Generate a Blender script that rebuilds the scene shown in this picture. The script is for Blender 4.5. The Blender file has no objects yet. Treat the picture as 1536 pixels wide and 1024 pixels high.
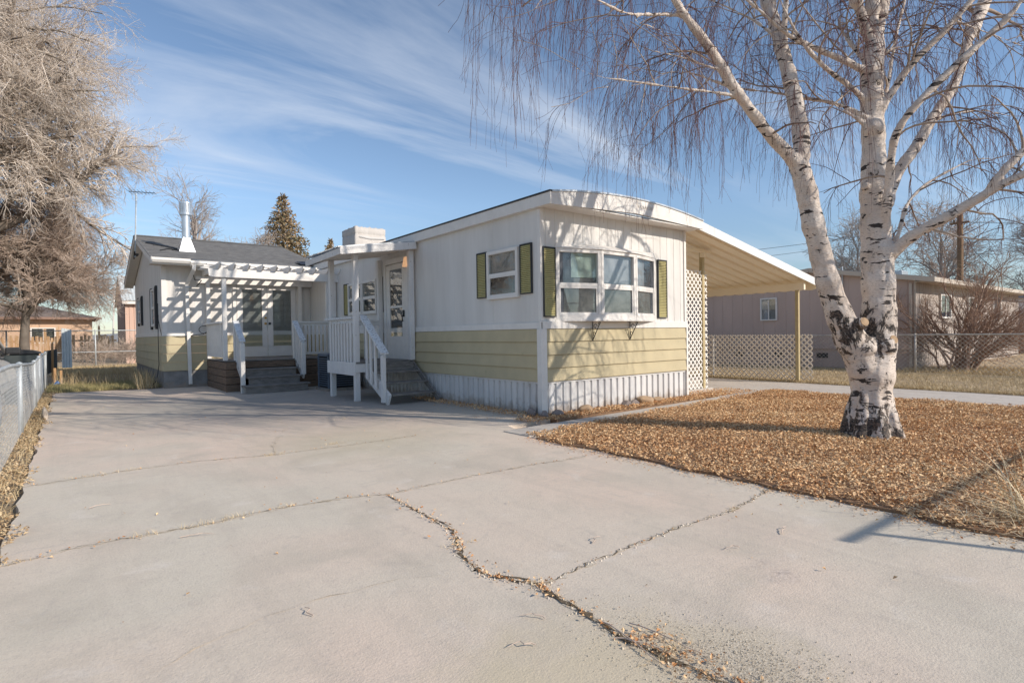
import bpy, bmesh, math, random
import numpy as np
from mathutils import Vector, Matrix
random.seed(7); rng = np.random.default_rng(7)
S = bpy.context.scene; COL = S.collection
R = math.radians
# ------------------------------------------------------------------ camera
cam_d = bpy.data.cameras.new("camera"); cam = bpy.data.objects.new("camera", cam_d); COL.objects.link(cam)
S.camera = cam
cam_d.sensor_width = 36; cam_d.lens = 36*845.95/1536; cam_d.clip_end = 3000; cam_d.clip_start = .05
_a = .6645; _p = -.0131; _r = .0153
def c2w(v):
    return Vector((v[0]*math.cos(_a)+v[1]*math.sin(_a), -v[0]*math.sin(_a)+v[1]*math.cos(_a), v[2]))
_f = Vector((0, math.cos(_p), math.sin(_p))); _rt = Vector((1, 0, 0)); _u = _rt.cross(_f)
_c, _s = math.cos(_r), math.sin(_r)
_r2 = _rt*_c-_u*_s; _u2 = _rt*_s+_u*_c
f_, r_, u_ = c2w(_f), c2w(_r2), c2w(_u2)
CAM = Vector((-5.627, -6.456, 1.257))
cam.matrix_world = Matrix(((r_.x, u_.x, -f_.x, CAM.x), (r_.y, u_.y, -f_.y, CAM.y), (r_.z, u_.z, -f_.z, CAM.z), (0, 0, 0, 1)))
# ------------------------------------------------------------------ sun, sky, exposure
SUN_EL = R(28); SUN_AZ = math.atan2(.442, -.897)
sd = Vector((math.sin(SUN_AZ)*math.cos(SUN_EL), math.cos(SUN_AZ)*math.cos(SUN_EL), math.sin(SUN_EL)))
sl = bpy.data.lights.new("sun", 'SUN'); so = bpy.data.objects.new("sun", sl); COL.objects.link(so)
sl.energy = 3.45; sl.angle = R(.45); sl.color = (1, .905, .79)
so.rotation_euler = sd.to_track_quat('Z', 'Y').to_euler(); so.location = (0, 0, 30)
W = bpy.data.worlds.new("World"); S.world = W; W.use_nodes = True
nt = W.node_tree; nt.nodes.clear()
def N(nt, t, **k):
    n = nt.nodes.new(t)
    for a, b in k.items():
        if a == 'i':
            for q, v in b.items(): n.inputs[q].default_value = v
        else: setattr(n, a, b)
    return n
sky = N(nt, 'ShaderNodeTexSky', sky_type='NISHITA', sun_disc=False, sun_elevation=SUN_EL, sun_rotation=SUN_AZ, altitude=1700, air_density=1.0, dust_density=.35, ozone_density=1.9)
tc = N(nt, 'ShaderNodeTexCoord')
sep = N(nt, 'ShaderNodeSeparateXYZ'); nt.links.new(tc.outputs['Generated'], sep.inputs[0])
zc = N(nt, 'ShaderNodeMath', operation='MAXIMUM', i={1: .02}); nt.links.new(sep.outputs[2], zc.inputs[0])
za = N(nt, 'ShaderNodeMath', operation='ADD', i={1: .12}); nt.links.new(zc.outputs[0], za.inputs[0])
dx = N(nt, 'ShaderNodeMath', operation='DIVIDE'); nt.links.new(sep.outputs[0], dx.inputs[0]); nt.links.new(za.outputs[0], dx.inputs[1])
dy = N(nt, 'ShaderNodeMath', operation='DIVIDE'); nt.links.new(sep.outputs[1], dy.inputs[0]); nt.links.new(za.outputs[0], dy.inputs[1])
cmb = N(nt, 'ShaderNodeCombineXYZ'); nt.links.new(dx.outputs[0], cmb.inputs[0]); nt.links.new(dy.outputs[0], cmb.inputs[1])
mp = N(nt, 'ShaderNodeMapping'); nt.links.new(cmb.outputs[0], mp.inputs[0])
mp.inputs['Rotation'].default_value = (0, 0, R(38)); mp.inputs['Scale'].default_value = (.42, 1.7, 1); mp.inputs['Location'].default_value = (.3, 1.15, 0)
n1 = N(nt, 'ShaderNodeTexNoise', i={'Scale': .9, 'Detail': 9, 'Roughness': .6, 'Distortion': .7}); nt.links.new(mp.outputs[0], n1.inputs[0])
n2 = N(nt, 'ShaderNodeTexNoise', i={'Scale': .55, 'Detail': 2, 'Roughness': .5}); nt.links.new(cmb.outputs[0], n2.inputs[0])
mr1 = N(nt, 'ShaderNodeMapRange', i={1: .47, 2: .72}); nt.links.new(n1.outputs[0], mr1.inputs[0])
mr2 = N(nt, 'ShaderNodeMapRange', i={1: .36, 2: .60}); nt.links.new(n2.outputs[0], mr2.inputs[0])
mu = N(nt, 'ShaderNodeMath', operation='MULTIPLY'); nt.links.new(mr1.outputs[0], mu.inputs[0]); nt.links.new(mr2.outputs[0], mu.inputs[1])
mrz = N(nt, 'ShaderNodeMapRange', i={1: .0, 2: .30, 3: .42, 4: .80}); nt.links.new(sep.outputs[2], mrz.inputs[0])
mu2 = N(nt, 'ShaderNodeMath', operation='MULTIPLY'); nt.links.new(mu.outputs[0], mu2.inputs[0]); nt.links.new(mrz.outputs[0], mu2.inputs[1])
mx = N(nt, 'ShaderNodeMix', data_type='RGBA'); nt.links.new(mu2.outputs[0], mx.inputs[0])
tint = N(nt, 'ShaderNodeMix', data_type='RGBA', blend_type='MULTIPLY'); tint.inputs[0].default_value = 1; nt.links.new(sky.outputs[0], tint.inputs[6]); tint.inputs[7].default_value = (.98, .95, .90, 1); hz = N(nt, 'ShaderNodeMapRange', i={1: -.02, 2: .22, 3: .46, 4: 1.0}); nt.links.new(sep.outputs[2], hz.inputs[0])
hv = N(nt, 'ShaderNodeVectorMath', operation='SCALE'); nt.links.new(tint.outputs[2], hv.inputs[0]); nt.links.new(hz.outputs[0], hv.inputs['Scale']); nt.links.new(hv.outputs[0], mx.inputs[6]); mx.inputs[7].default_value = (4.6, 4.9, 5.4, 1)
bg = N(nt, 'ShaderNodeBackground', i={'Strength': .14}); nt.links.new(mx.outputs[2], bg.inputs[0])
wo = N(nt, 'ShaderNodeOutputWorld'); nt.links.new(bg.outputs[0], wo.inputs[0])
S.view_settings.view_transform = 'Standard'; S.view_settings.look = 'None'; S.view_settings.gamma = 1; S.view_settings.exposure = .40
try: S.view_settings.use_curve_mapping = False
except Exception: pass

# ------------------------------------------------------------------ materials
MATS = {}
def mat(name, c1, c2=None, scale=4, rough=.8, bump=0, bscale=None, stretch=(1, 1, 1), metal=0, lo=.35, hi=.65, c3=None, s3=30, lo3=.6, hi3=.7, bdist=.01, attr=None, detail=6, world=False, zdirt=None):
    m = bpy.data.materials.new(name); m.use_nodes = True; t = m.node_tree; b = t.nodes['Principled BSDF']
    b.inputs['Roughness'].default_value = rough; b.inputs['Metallic'].default_value = metal
    L = t.links.new
    c1 = (*c1, 1); c2 = (*(c2 or c1[:3]), 1)
    tc = N(t, 'ShaderNodeTexCoord'); mpn = N(t, 'ShaderNodeMapping'); mpn.inputs['Scale'].default_value = stretch
    if world:
        g = N(t, 'ShaderNodeNewGeometry'); L(g.outputs['Position'], mpn.inputs[0])
    else: L(tc.outputs['Object'], mpn.inputs[0])
    nz = N(t, 'ShaderNodeTexNoise', i={'Scale': scale, 'Detail': detail, 'Roughness': .6}); L(mpn.outputs[0], nz.inputs[0])
    if attr:
        at = N(t, 'ShaderNodeAttribute', attribute_name=attr); fac = at.outputs['Fac']
    else:
        mr = N(t, 'ShaderNodeMapRange', i={1: lo, 2: hi}); L(nz.outputs[0], mr.inputs[0]); fac = mr.outputs[0]
    mix = N(t, 'ShaderNodeMix', data_type='RGBA'); L(fac, mix.inputs[0]); mix.inputs[6].default_value = c1; mix.inputs[7].default_value = c2
    out = mix.outputs[2]
    if c3:
        n3 = N(t, 'ShaderNodeTexNoise', i={'Scale': s3, 'Detail': 5, 'Roughness': .65}); L(mpn.outputs[0], n3.inputs[0])
        m3 = N(t, 'ShaderNodeMapRange', i={1: lo3, 2: hi3}); L(n3.outputs[0], m3.inputs[0])
        mx3 = N(t, 'ShaderNodeMix', data_type='RGBA'); L(m3.outputs[0], mx3.inputs[0]); L(out, mx3.inputs[6]); mx3.inputs[7].default_value = (*c3, 1); out = mx3.outputs[2]
    if zdirt:                                                  # soil splashed up the foot of the wall
        gz = N(t, 'ShaderNodeNewGeometry'); sz = N(t, 'ShaderNodeSeparateXYZ'); L(gz.outputs['Position'], sz.inputs[0])
        nd = N(t, 'ShaderNodeTexNoise', i={'Scale': 6, 'Detail': 7, 'Roughness': .7}); L(gz.outputs['Position'], nd.inputs[0])
        md = N(t, 'ShaderNodeMath', operation='MULTIPLY_ADD', i={1: .6, 2: -.28}); L(nd.outputs[0], md.inputs[0])
        sa = N(t, 'ShaderNodeMath', operation='SUBTRACT'); L(sz.outputs[2], sa.inputs[0]); L(md.outputs[0], sa.inputs[1])
        rz_ = N(t, 'ShaderNodeMapRange', i={1: .0, 2: zdirt, 3: .75, 4: 0}); L(sa.outputs[0], rz_.inputs[0])
        mz = N(t, 'ShaderNodeMix', data_type='RGBA'); L(rz_.outputs[0], mz.inputs[0]); L(out, mz.inputs[6]); mz.inputs[7].default_value = (.34, .27, .21, 1); out = mz.outputs[2]
    L(out, b.inputs['Base Color'])
    if bump:
        nb = N(t, 'ShaderNodeTexNoise', i={'Scale': bscale or scale*4, 'Detail': 6, 'Roughness': .6}); L(mpn.outputs[0], nb.inputs[0])
        bp = N(t, 'ShaderNodeBump', i={'Strength': bump, 'Distance': bdist}); L(nb.outputs[0], bp.inputs['Height']); L(bp.outputs[0], b.inputs['Normal'])
    MATS[name] = m
    return m
white_wall = mat('white_siding', (.74, .715, .68), (.65, .625, .59), 3, .5, .35, 2.2, (1, 1, .15), c3=(.50, .47, .42), s3=7, lo3=.64, hi3=.86, world=True)
white_board = mat('white_paint', (.80, .77, .73), (.74, .71, .67), 6, .5, .1, 40, c3=(.5, .47, .42), s3=14, lo3=.66, hi3=.8)
chip_white = mat('chipped_white_paint', (.76, .74, .72), (.68, .66, .64), 5, .7, .3, 60, c3=(.38, .33, .28), s3=34, lo3=.64, hi3=.70, stretch=(1, 1, .4))
worn_rail = mat('worn_painted_rail', (.74, .76, .78), (.70, .70, .70), 5, .75, .4, 60, (1, 1, 1), c3=(.24, .22, .21), s3=38, lo3=.55, hi3=.62, detail=3)
green_lap = mat('sage_lap_siding', (.54, .46, .29), (.48, .41, .26), 2.5, .7, .12, 50, (1, 1, 1), c3=(.38, .34, .21), s3=9, lo3=.62, hi3=.8, world=True)
skirt_m = mat('skirting_metal', (.70, .69, .68), (.60, .59, .58), 3, .45, 0, None, (1, 1, .3), c3=(.42, .38, .34), s3=10, lo3=.60, hi3=.75, world=True, zdirt=.16)
groove_m = mat('groove_shadow_gap', (.42, .41, .39), None, 5, .9)
gray_block = mat('concrete_block', (.29, .28, .27), (.20, .195, .19), 5, .9, .5, 60, zdirt=.12)
shingle = mat('asphalt_shingle', (.10, .10, .102), (.20, .198, .195), 9, .95, .6, 60, (.5, 2.5, 2.5), c3=(.21, .21, .20), s3=14, lo3=.60, hi3=.72)
deck_wood = mat('weathered_brown_timber', (.21, .14, .095), (.12, .085, .06), 5, .9, .6, 30, (1, 1, 6), c3=(.24, .19, .15), s3=9, lo3=.58, hi3=.7)
gray_wood = mat('weathered_grey_timber', (.27, .25, .23), (.16, .145, .135), 6, .9, .6, 40, (1, 4, 4), c3=(.36, .34, .32), s3=12, lo3=.58, hi3=.7)
shutter_m = mat('olive_shutter', (.56, .50, .24), (.50, .45, .21), 8, .55)
dark_trim = mat('dark_trim', (.03, .032, .035), None, 5, .6)
dark_in = mat('dark_interior', (.02, .022, .025), (.04, .042, .045), 3, .9)
blind_m = mat('window_blind', (.62, .64, .62), (.55, .57, .55), 5, .7)
blind_green = mat('pale_green_shade', (.50, .58, .50), (.42, .52, .47), 3, .8, lo=.3, hi=.7)
screen_m = mat('insect_screen', (.27, .265, .255), (.18, .18, .175), 4, .8, lo=.3, hi=.7)
curtain_m = mat('net_curtain', (.42, .43, .46), (.30, .32, .36), 3, .85, stretch=(6, 6, 1))
metal_m = mat('galvanised_metal', (.58, .60, .62), (.42, .44, .46), 7, .38, .1, 40, metal=.7)
flue_m = mat('bright_flue_metal', (.72, .74, .76), (.60, .62, .64), 7, .32, metal=.75)
wire_m = mat('fence_wire', (.74, .76, .76), (.56, .58, .58), 9, .5, metal=.1)
pipe_m = mat('fence_pipe', (.58, .62, .64), (.44, .48, .50), 9, .5, .2, 80, metal=.2)
rust_wire = mat('rusty_fence_wire', (.62, .57, .50), (.44, .40, .35), 9, .6)
awning_m = mat('cream_awning_metal', (.90, .79, .60), (.87, .75, .56), 2, .5)
awning_w = mat('white_awning_edge', (.82, .81, .79), (.76, .75, .72), 4, .4)
tanpost_m = mat('tan_awning_post', (.50, .40, .22), (.44, .35, .19), 6, .6)
lattice_m = mat('cream_lattice', (.84, .76, .66), (.78, .70, .60), 5, .6)
lattice_w = mat('white_lattice', (.80, .77, .72), (.74, .71, .66), 5, .6)
neigh_m = mat('mauve_brown_siding', (.57, .44, .38), (.50, .385, .33), 1.5, .75, .1, 40, (1, 1, .3))
neigh_lit = mat('beige_weathered_siding', (.52, .46, .41), (.40, .34, .30), 3, .8, .2, 30, (3, 3, .25))
neigh_roof = mat('grey_metal_roof', (.35, .38, .42), (.27, .30, .33), 3, .4, metal=.4)
tan_trim = mat('tan_trim', (.55, .48, .40), None, 5, .7)
pole_m = mat('utility_pole_wood', (.27, .17, .09), (.20, .12, .07), 4, .9, .3, 30, (4, 4, .4))
soil = mat('dry_ground', (.34, .265, .18), (.28, .215, .14), .7, .95, .6, 12, bdist=.03, world=True, c3=(.22, .20, .10), s3=3, lo3=.60, hi3=.8)
lawn_m = mat('dormant_lawn', (.47, .355, .22), (.36, .27, .165), 1.1, .95, .7, 25, bdist=.03, world=True, c3=(.27, .19, .12), s3=9, lo3=.6, hi3=.8)
bed_m = mat('leaf_bed_soil', (.34, .20, .11), (.22, .13, .075), 8, .95, .8, 60, bdist=.02, world=True)
gravel_m = mat('gravelly_drive', (.62, .56, .49), (.52, .46, .40), 2, .95, .8, 60, world=True, c3=(.38, .33, .29), s3=18, lo3=.56, hi3=.66, stretch=(1, .3, 1))
leaf_m = mat('dry_leaf', (.46, .19, .06), (.90, .66, .38), 1, .75, attr='rnd')
grass_m = mat('dry_grass', (.42, .30, .15), (.68, .55, .34), 1, .8, attr='rnd')
weed_m = mat('weed_grass', (.22, .21, .08), (.52, .43, .22), 1, .8, attr='rnd')
crack_m = mat('crack_dirt', (.10, .075, .05), (.19, .14, .085), 30, .95, .5, 90, world=True)
crack_light = mat('crack_pale_dirt', (.50, .42, .31), (.70, .62, .51), 14, .95, .5, 90, world=True)
barkA = mat('pale_twig_bark', (.82, .73, .64), (.64, .55, .47), 2, .9)
barkB = mat('brown_twig_bark', (.64, .51, .42), (.46, .36, .29), 2, .9)
barkD = mat('dark_limb_bark', (.13, .105, .085), (.20, .17, .14), 3, .9)
bark_gray = mat('grey_twig_bark', (.48, .42, .38), (.36, .31, .28), 2, .9)
bush_m = mat('reddish_shrub_bark', (.42, .27, .19), (.28, .18, .13), 3, .9)
twig_m = mat('birch_twig', (.10, .05, .048), (.20, .10, .085), 1.4, .8)
spruce_m = mat('spruce_needles', (.13, .135, .075), (.42, .28, .16), 1, .85, attr='rnd')
fawn_m = mat('peach_stucco', (.62, .43, .30), (.56, .38, .27), .6, .9)
pink_m = mat('pink_shed_siding', (.66, .46, .37), (.60, .42, .34), 3, .8, stretch=(4, 4, .3))
brown_shade_m = mat('brown_and_shaded_pink', (.32, .20, .15), (.27, .17, .13), 3, .8)  # real brown on skirting and fascia; on the pink shed, shade put into the colour
fence_wood = mat('orange_fence_board', (.52, .31, .15), (.38, .23, .12), 2, .9, stretch=(3, 3, .5), c3=(.60, .45, .32), s3=3, lo3=.5, hi3=.6)
cover_m = mat('canvas_cover', (.58, .54, .50), (.52, .48, .44), 4, .85, .5, 9, (1, 1, .35), bdist=.04)
ac_m = mat('ac_casing', (.115, .15, .20), (.09, .12, .16), 5, .5)
car_m = mat('dusty_silver_paint', (.58, .55, .50), (.46, .43, .40), 4, .4, metal=.1)
glass_car = mat('car_glass', (.03, .035, .04), None, 4, .08)
rub_m = mat('black_plastic', (.02, .021, .024), None, 5, .5)
bin_m = mat('dark_green_bin', (.055, .07, .07), (.04, .05, .05), 4, .6)
rock_m = mat('field_stone', (.30, .24, .21), (.20, .17, .16), 6, .9, .5, 25)
rock_t = mat('tan_stone', (.48, .33, .20), (.36, .25, .16), 6, .9, .5, 25)
brass = mat('brass_handle', (.55, .36, .12), None, 5, .3, metal=.9)
wire_blk = mat('black_cable', (.02, .02, .02), None, 5, .6)
wire_wht = mat('white_cable', (.70, .70, .68), None, 5, .5)
amber = mat('amber_lamp_shade', (.80, .50, .28), None, 5, .5)
_b = amber.node_tree.nodes['Principled BSDF']; _b.inputs['Emission Color'].default_value = (1, .55, .28, 1); _b.inputs['Emission Strength'].default_value = .35
blade_m = mat('straw_blade', (.60, .45, .25), (.86, .74, .52), 1, .7, attr='rnd')
blue_m = mat('blue_plastic', (.05, .16, .4), None, 5, .5)
corr_m = mat('corrugated_sheet', (.66, .70, .70), (.54, .58, .58), 4, .5, metal=.0)
corr_shade = mat('shaded_corrugated_sheet', (.10, .115, .125), (.07, .08, .09), 4, .5)  # dark copy of the sheet metal, shade put into the colour
def glass_mat():
    m = bpy.data.materials.new('window_glass'); m.use_nodes = True; t = m.node_tree; t.nodes.clear(); L = t.links.new
    tr = N(t, 'ShaderNodeBsdfTransparent', i={0: (.93, .95, .95, 1)}); gl = N(t, 'ShaderNodeBsdfGlossy', i={'Roughness': .02})
    lw = N(t, 'ShaderNodeLayerWeight', i={0: .5}); pw = N(t, 'ShaderNodeMath', operation='POWER', i={1: 4.0}); L(lw.outputs['Facing'], pw.inputs[0]); fr = N(t, 'ShaderNodeMath', operation='MULTIPLY_ADD', i={1: .8, 2: .07}); L(pw.outputs[0], fr.inputs[0]); mx = N(t, 'ShaderNodeMixShader'); o = N(t, 'ShaderNodeOutputMaterial')
    L(fr.outputs[0], mx.inputs[0]); L(tr.outputs[0], mx.inputs[1]); L(gl.outputs[0], mx.inputs[2]); L(mx.outputs[0], o.inputs[0])
    return m
glass = glass_mat()

def concrete_mat():
    m = bpy.data.materials.new('driveway_concrete'); m.use_nodes = True; t = m.node_tree; b = t.nodes['Principled BSDF']; L = t.links.new
    b.inputs['Roughness'].default_value = .88
    g = N(t, 'ShaderNodeNewGeometry')
    def noise(s, d=6, r=.6, st=None, dist=0):
        n = N(t, 'ShaderNodeTexNoise', i={'Scale': s, 'Detail': d, 'Roughness': r, 'Distortion': dist})
        if st:
            mm = N(t, 'ShaderNodeMapping'); mm.inputs['Scale'].default_value = st; L(g.outputs['Position'], mm.inputs[0]); L(mm.outputs[0], n.inputs[0])
        else: L(g.outputs['Position'], n.inputs[0])
        return n.outputs[0]
    def rng_(x, a, b_, c=0, d=1):
        r = N(t, 'ShaderNodeMapRange', i={1: a, 2: b_, 3: c, 4: d}); L(x, r.inputs[0]); return r.outputs[0]
    def mixc(f, a, c):
        x = N(t, 'ShaderNodeMix', data_type='RGBA')
        L(f, x.inputs[0])
        if isinstance(a, tuple): x.inputs[6].default_value = (*a, 1)
        else: L(a, x.inputs[6])
        if isinstance(c, tuple): x.inputs[7].default_value = (*c, 1)
        else: L(c, x.inputs[7])
        return x.outputs[2]
    c = mixc(rng_(noise(.28, 3), .40, .58), (.67, .60, .49), (.73, .59, .475))          # grey and pinkish slabs
    c = mixc(rng_(noise(1.3, 6, .6, (1, 1, 1), .6), .46, .70, 0, .7), c, (.53, .47, .38))       # broad dirt
    c = mixc(rng_(noise(1, 6, .65, (4.2, .35, 1), .8), .50, .74, 0, .32), c, (.46, .40, .33))      # tyre-worn lanes
    c = mixc(rng_(noise(4.5, 7, .7, None, 1.2), .56, .70, 0, .40), c, (.48, .43, .37))
    c = mixc(rng_(noise(3.1, 5, .6, None, .4), .60, .72, 0, .40), c, (.78, .71, .63))
    c = mixc(rng_(noise(9, 8, .7), .52, .75, 0, .45), c, (.52, .44, .38))
    c = mixc(rng_(noise(70, 3, .5), .55, .72, 0, .45), c, (.46, .40, .35))
    c = mixc(rng_(noise(150, 2, .5), .62, .75, 0, .5), c, (.80, .72, .65))
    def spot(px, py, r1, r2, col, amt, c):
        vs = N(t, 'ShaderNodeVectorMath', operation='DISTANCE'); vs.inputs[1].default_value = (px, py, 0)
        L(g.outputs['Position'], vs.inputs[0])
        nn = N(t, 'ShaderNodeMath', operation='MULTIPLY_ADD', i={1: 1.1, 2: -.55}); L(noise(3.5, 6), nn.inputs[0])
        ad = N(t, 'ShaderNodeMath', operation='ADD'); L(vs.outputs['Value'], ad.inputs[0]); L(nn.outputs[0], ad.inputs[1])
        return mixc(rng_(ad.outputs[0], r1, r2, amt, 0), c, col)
    gr = mixc(rng_(noise(120, 4, .6), .42, .58), (.44, .37, .27), (.74, .65, .52))
    c = spot(-4.15, -5.25, .35, .85, (.62, .53, .38), .85, c)
    c = spot(-3.72, -5.45, .1, .42, gr, .95, c)
    c = spot(-2.9, .1, .4, 1.5, (.47, .41, .27), .4, c)
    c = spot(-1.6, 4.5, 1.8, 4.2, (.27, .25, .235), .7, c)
    pit = mixc(rng_(noise(45, 4, .7), .45, .55), (.36, .29, .25), (.66, .56, .49))
    for q in ((-2.44, -4.93, .12), (-2.68, -4.88, .05), (-2.78, -5.02, .05), (-3.96, -4.6, .05), (-4.02, -4.78, .05), (-4.36, -4.45, .06), (-3.0, 1.5, .1)): c = spot(q[0], q[1], -.28, q[2], pit, .9, c)
    L(c, b.inputs['Base Color'])
    c2_ = mixc(rng_(noise(38, 6, .75), .48, .66, 0, .22), c, (.44, .39, .33)); L(c2_, b.inputs['Base Color'])
    h = N(t, 'ShaderNodeMath', operation='ADD'); L(noise(90, 5), h.inputs[0]); L(noise(14, 5), h.inputs[1])
    bp = N(t, 'ShaderNodeBump', i={'Strength': .45, 'Distance': .006}); L(h.outputs[0], bp.inputs['Height']); L(bp.outputs[0], b.inputs['Normal'])
    return m
concrete = concrete_mat()
walk_m = mat('walkway_concrete', (.56, .51, .45), (.48, .43, .38), 1.2, .9, .4, 70, world=True, c3=(.35, .31, .27), s3=12, lo3=.56, hi3=.7)

def birch_mat():
    m = bpy.data.materials.new('birch_bark'); m.use_nodes = True; t = m.node_tree; b = t.nodes['Principled BSDF']; L = t.links.new
    b.inputs['Roughness'].default_value = .75
    g = N(t, 'ShaderNodeNewGeometry')
    def nz(s, st, d=5, r=.6, dist=0):
        mm = N(t, 'ShaderNodeMapping'); mm.inputs['Scale'].default_value = st; L(g.outputs['Position'], mm.inputs[0])
        n = N(t, 'ShaderNodeTexNoise', i={'Scale': s, 'Detail': d, 'Roughness': r, 'Distortion': dist}); L(mm.outputs[0], n.inputs[0]); return n.outputs[0]
    def mr(x, a, b_, c=0, d=1):
        r = N(t, 'ShaderNodeMapRange', i={1: a, 2: b_, 3: c, 4: d}); L(x, r.inputs[0]); return r.outputs[0]
    def mx(f, a, c):
        x = N(t, 'ShaderNodeMix', data_type='RGBA'); L(f, x.inputs[0])
        for i, v in ((6, a), (7, c)):
            if isinstance(v, tuple): x.inputs[i].default_value = (*v, 1)
            else: L(v, x.inputs[i])
        return x.outputs[2]
    c = mx(mr(nz(2.5, (1, 1, 1)), .4, .65), (.78, .69, .61), (.66, .55, .46))
    c = mx(mr(nz(9, (1, 1, .6), 6, .65), .5, .75, 0, .55), c, (.48, .40, .33))
    c = mx(mr(nz(34, (1, 1, 5)), .52, .66, 0, .7), c, (.36, .29, .24))            # fine horizontal lines
    l1 = mr(nz(5.0, (1, 1, 3.4), 4, .58, .5), .600, .62)                              # eyebrow scars
    c = mx(l1, c, (.045, .035, .03))
    sp = N(t, 'ShaderNodeSeparateXYZ'); L(g.outputs['Position'], sp.inputs[0])
    # black fissured plates at the foot and where the stems part
    foot = mr(sp.outputs[2], .0, .8, .17, -.0)
    cr = N(t, 'ShaderNodeMath', operation='SUBTRACT', i={1: 1.22}); L(sp.outputs[2], cr.inputs[0])
    ab = N(t, 'ShaderNodeMath', operation='ABSOLUTE'); L(cr.outputs[0], ab.inputs[0])
    crotch = mr(ab.outputs[0], .05, .5, .15, 0)
    f = nz(9, (1, 1, .6), 9, .72, 1.0)
    a1 = N(t, 'ShaderNodeMath', operation='ADD'); L(f, a1.inputs[0]); L(foot, a1.inputs[1])
    a2 = N(t, 'ShaderNodeMath', operation='ADD'); L(a1.outputs[0], a2.inputs[0]); L(crotch, a2.inputs[1])
    c = mx(mr(a2.outputs[0], .605, .635), c, mx(mr(nz(40, (1, 1, 1)), .45, .6), (.03, .025, .022), (.16, .12, .095)))
    L(c, b.inputs['Base Color'])
    hb = N(t, 'ShaderNodeMath', operation='SUBTRACT'); L(nz(26, (1, 1, 3)), hb.inputs[0]); L(mr(a2.outputs[0], .58, .64, 0, .8), hb.inputs[1])
    bp = N(t, 'ShaderNodeBump', i={'Strength': .5, 'Distance': .02}); L(hb.outputs[0], bp.inputs['Height']); L(bp.outputs[0], b.inputs['Normal'])
    return m
birch_m = birch_mat()
cut_m = mat('cut_wood', (.52, .36, .22), (.40, .27, .16), 20, .9)

# ------------------------------------------------------------------ geometry helpers
WL = {}                                                            # world location of each root and part
def thing(name, label, cat, loc=(0, 0, 0), group=None):
    o = bpy.data.objects.new(name, None); COL.objects.link(o); o.location = loc; o.empty_display_size = .2
    o['label'] = label; o['category'] = cat
    if group: o['group'] = group
    WL[o.name] = Vector(loc); return o
def tag(o, label=None, cat=None, group=None, kind=None):
    if label: o['label'] = label
    if cat: o['category'] = cat
    if group: o['group'] = group
    if kind: o['kind'] = kind
    return o
class Fr:
    def __init__(s, o, ax, out): s.o, s.ax, s.out = Vector(o), Vector(ax).normalized(), Vector(out).normalized()
    def p(s, a, d, z): return s.o+s.ax*a+s.out*d+Vector((0, 0, z))
FW = Fr((0, 0, 0), (1, 0, 0), (0, 1, 0))
def link(name, me, m, parent, off=None):
    o = bpy.data.objects.new(name, me); COL.objects.link(o)
    if m is not None: me.materials.append(m)
    if parent is not None: o.parent = parent; WL[o.name] = WL[parent.name]
    else:
        WL[o.name] = off or Vector((0, 0, 0)); o.location = WL[o.name]
    return o
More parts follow.
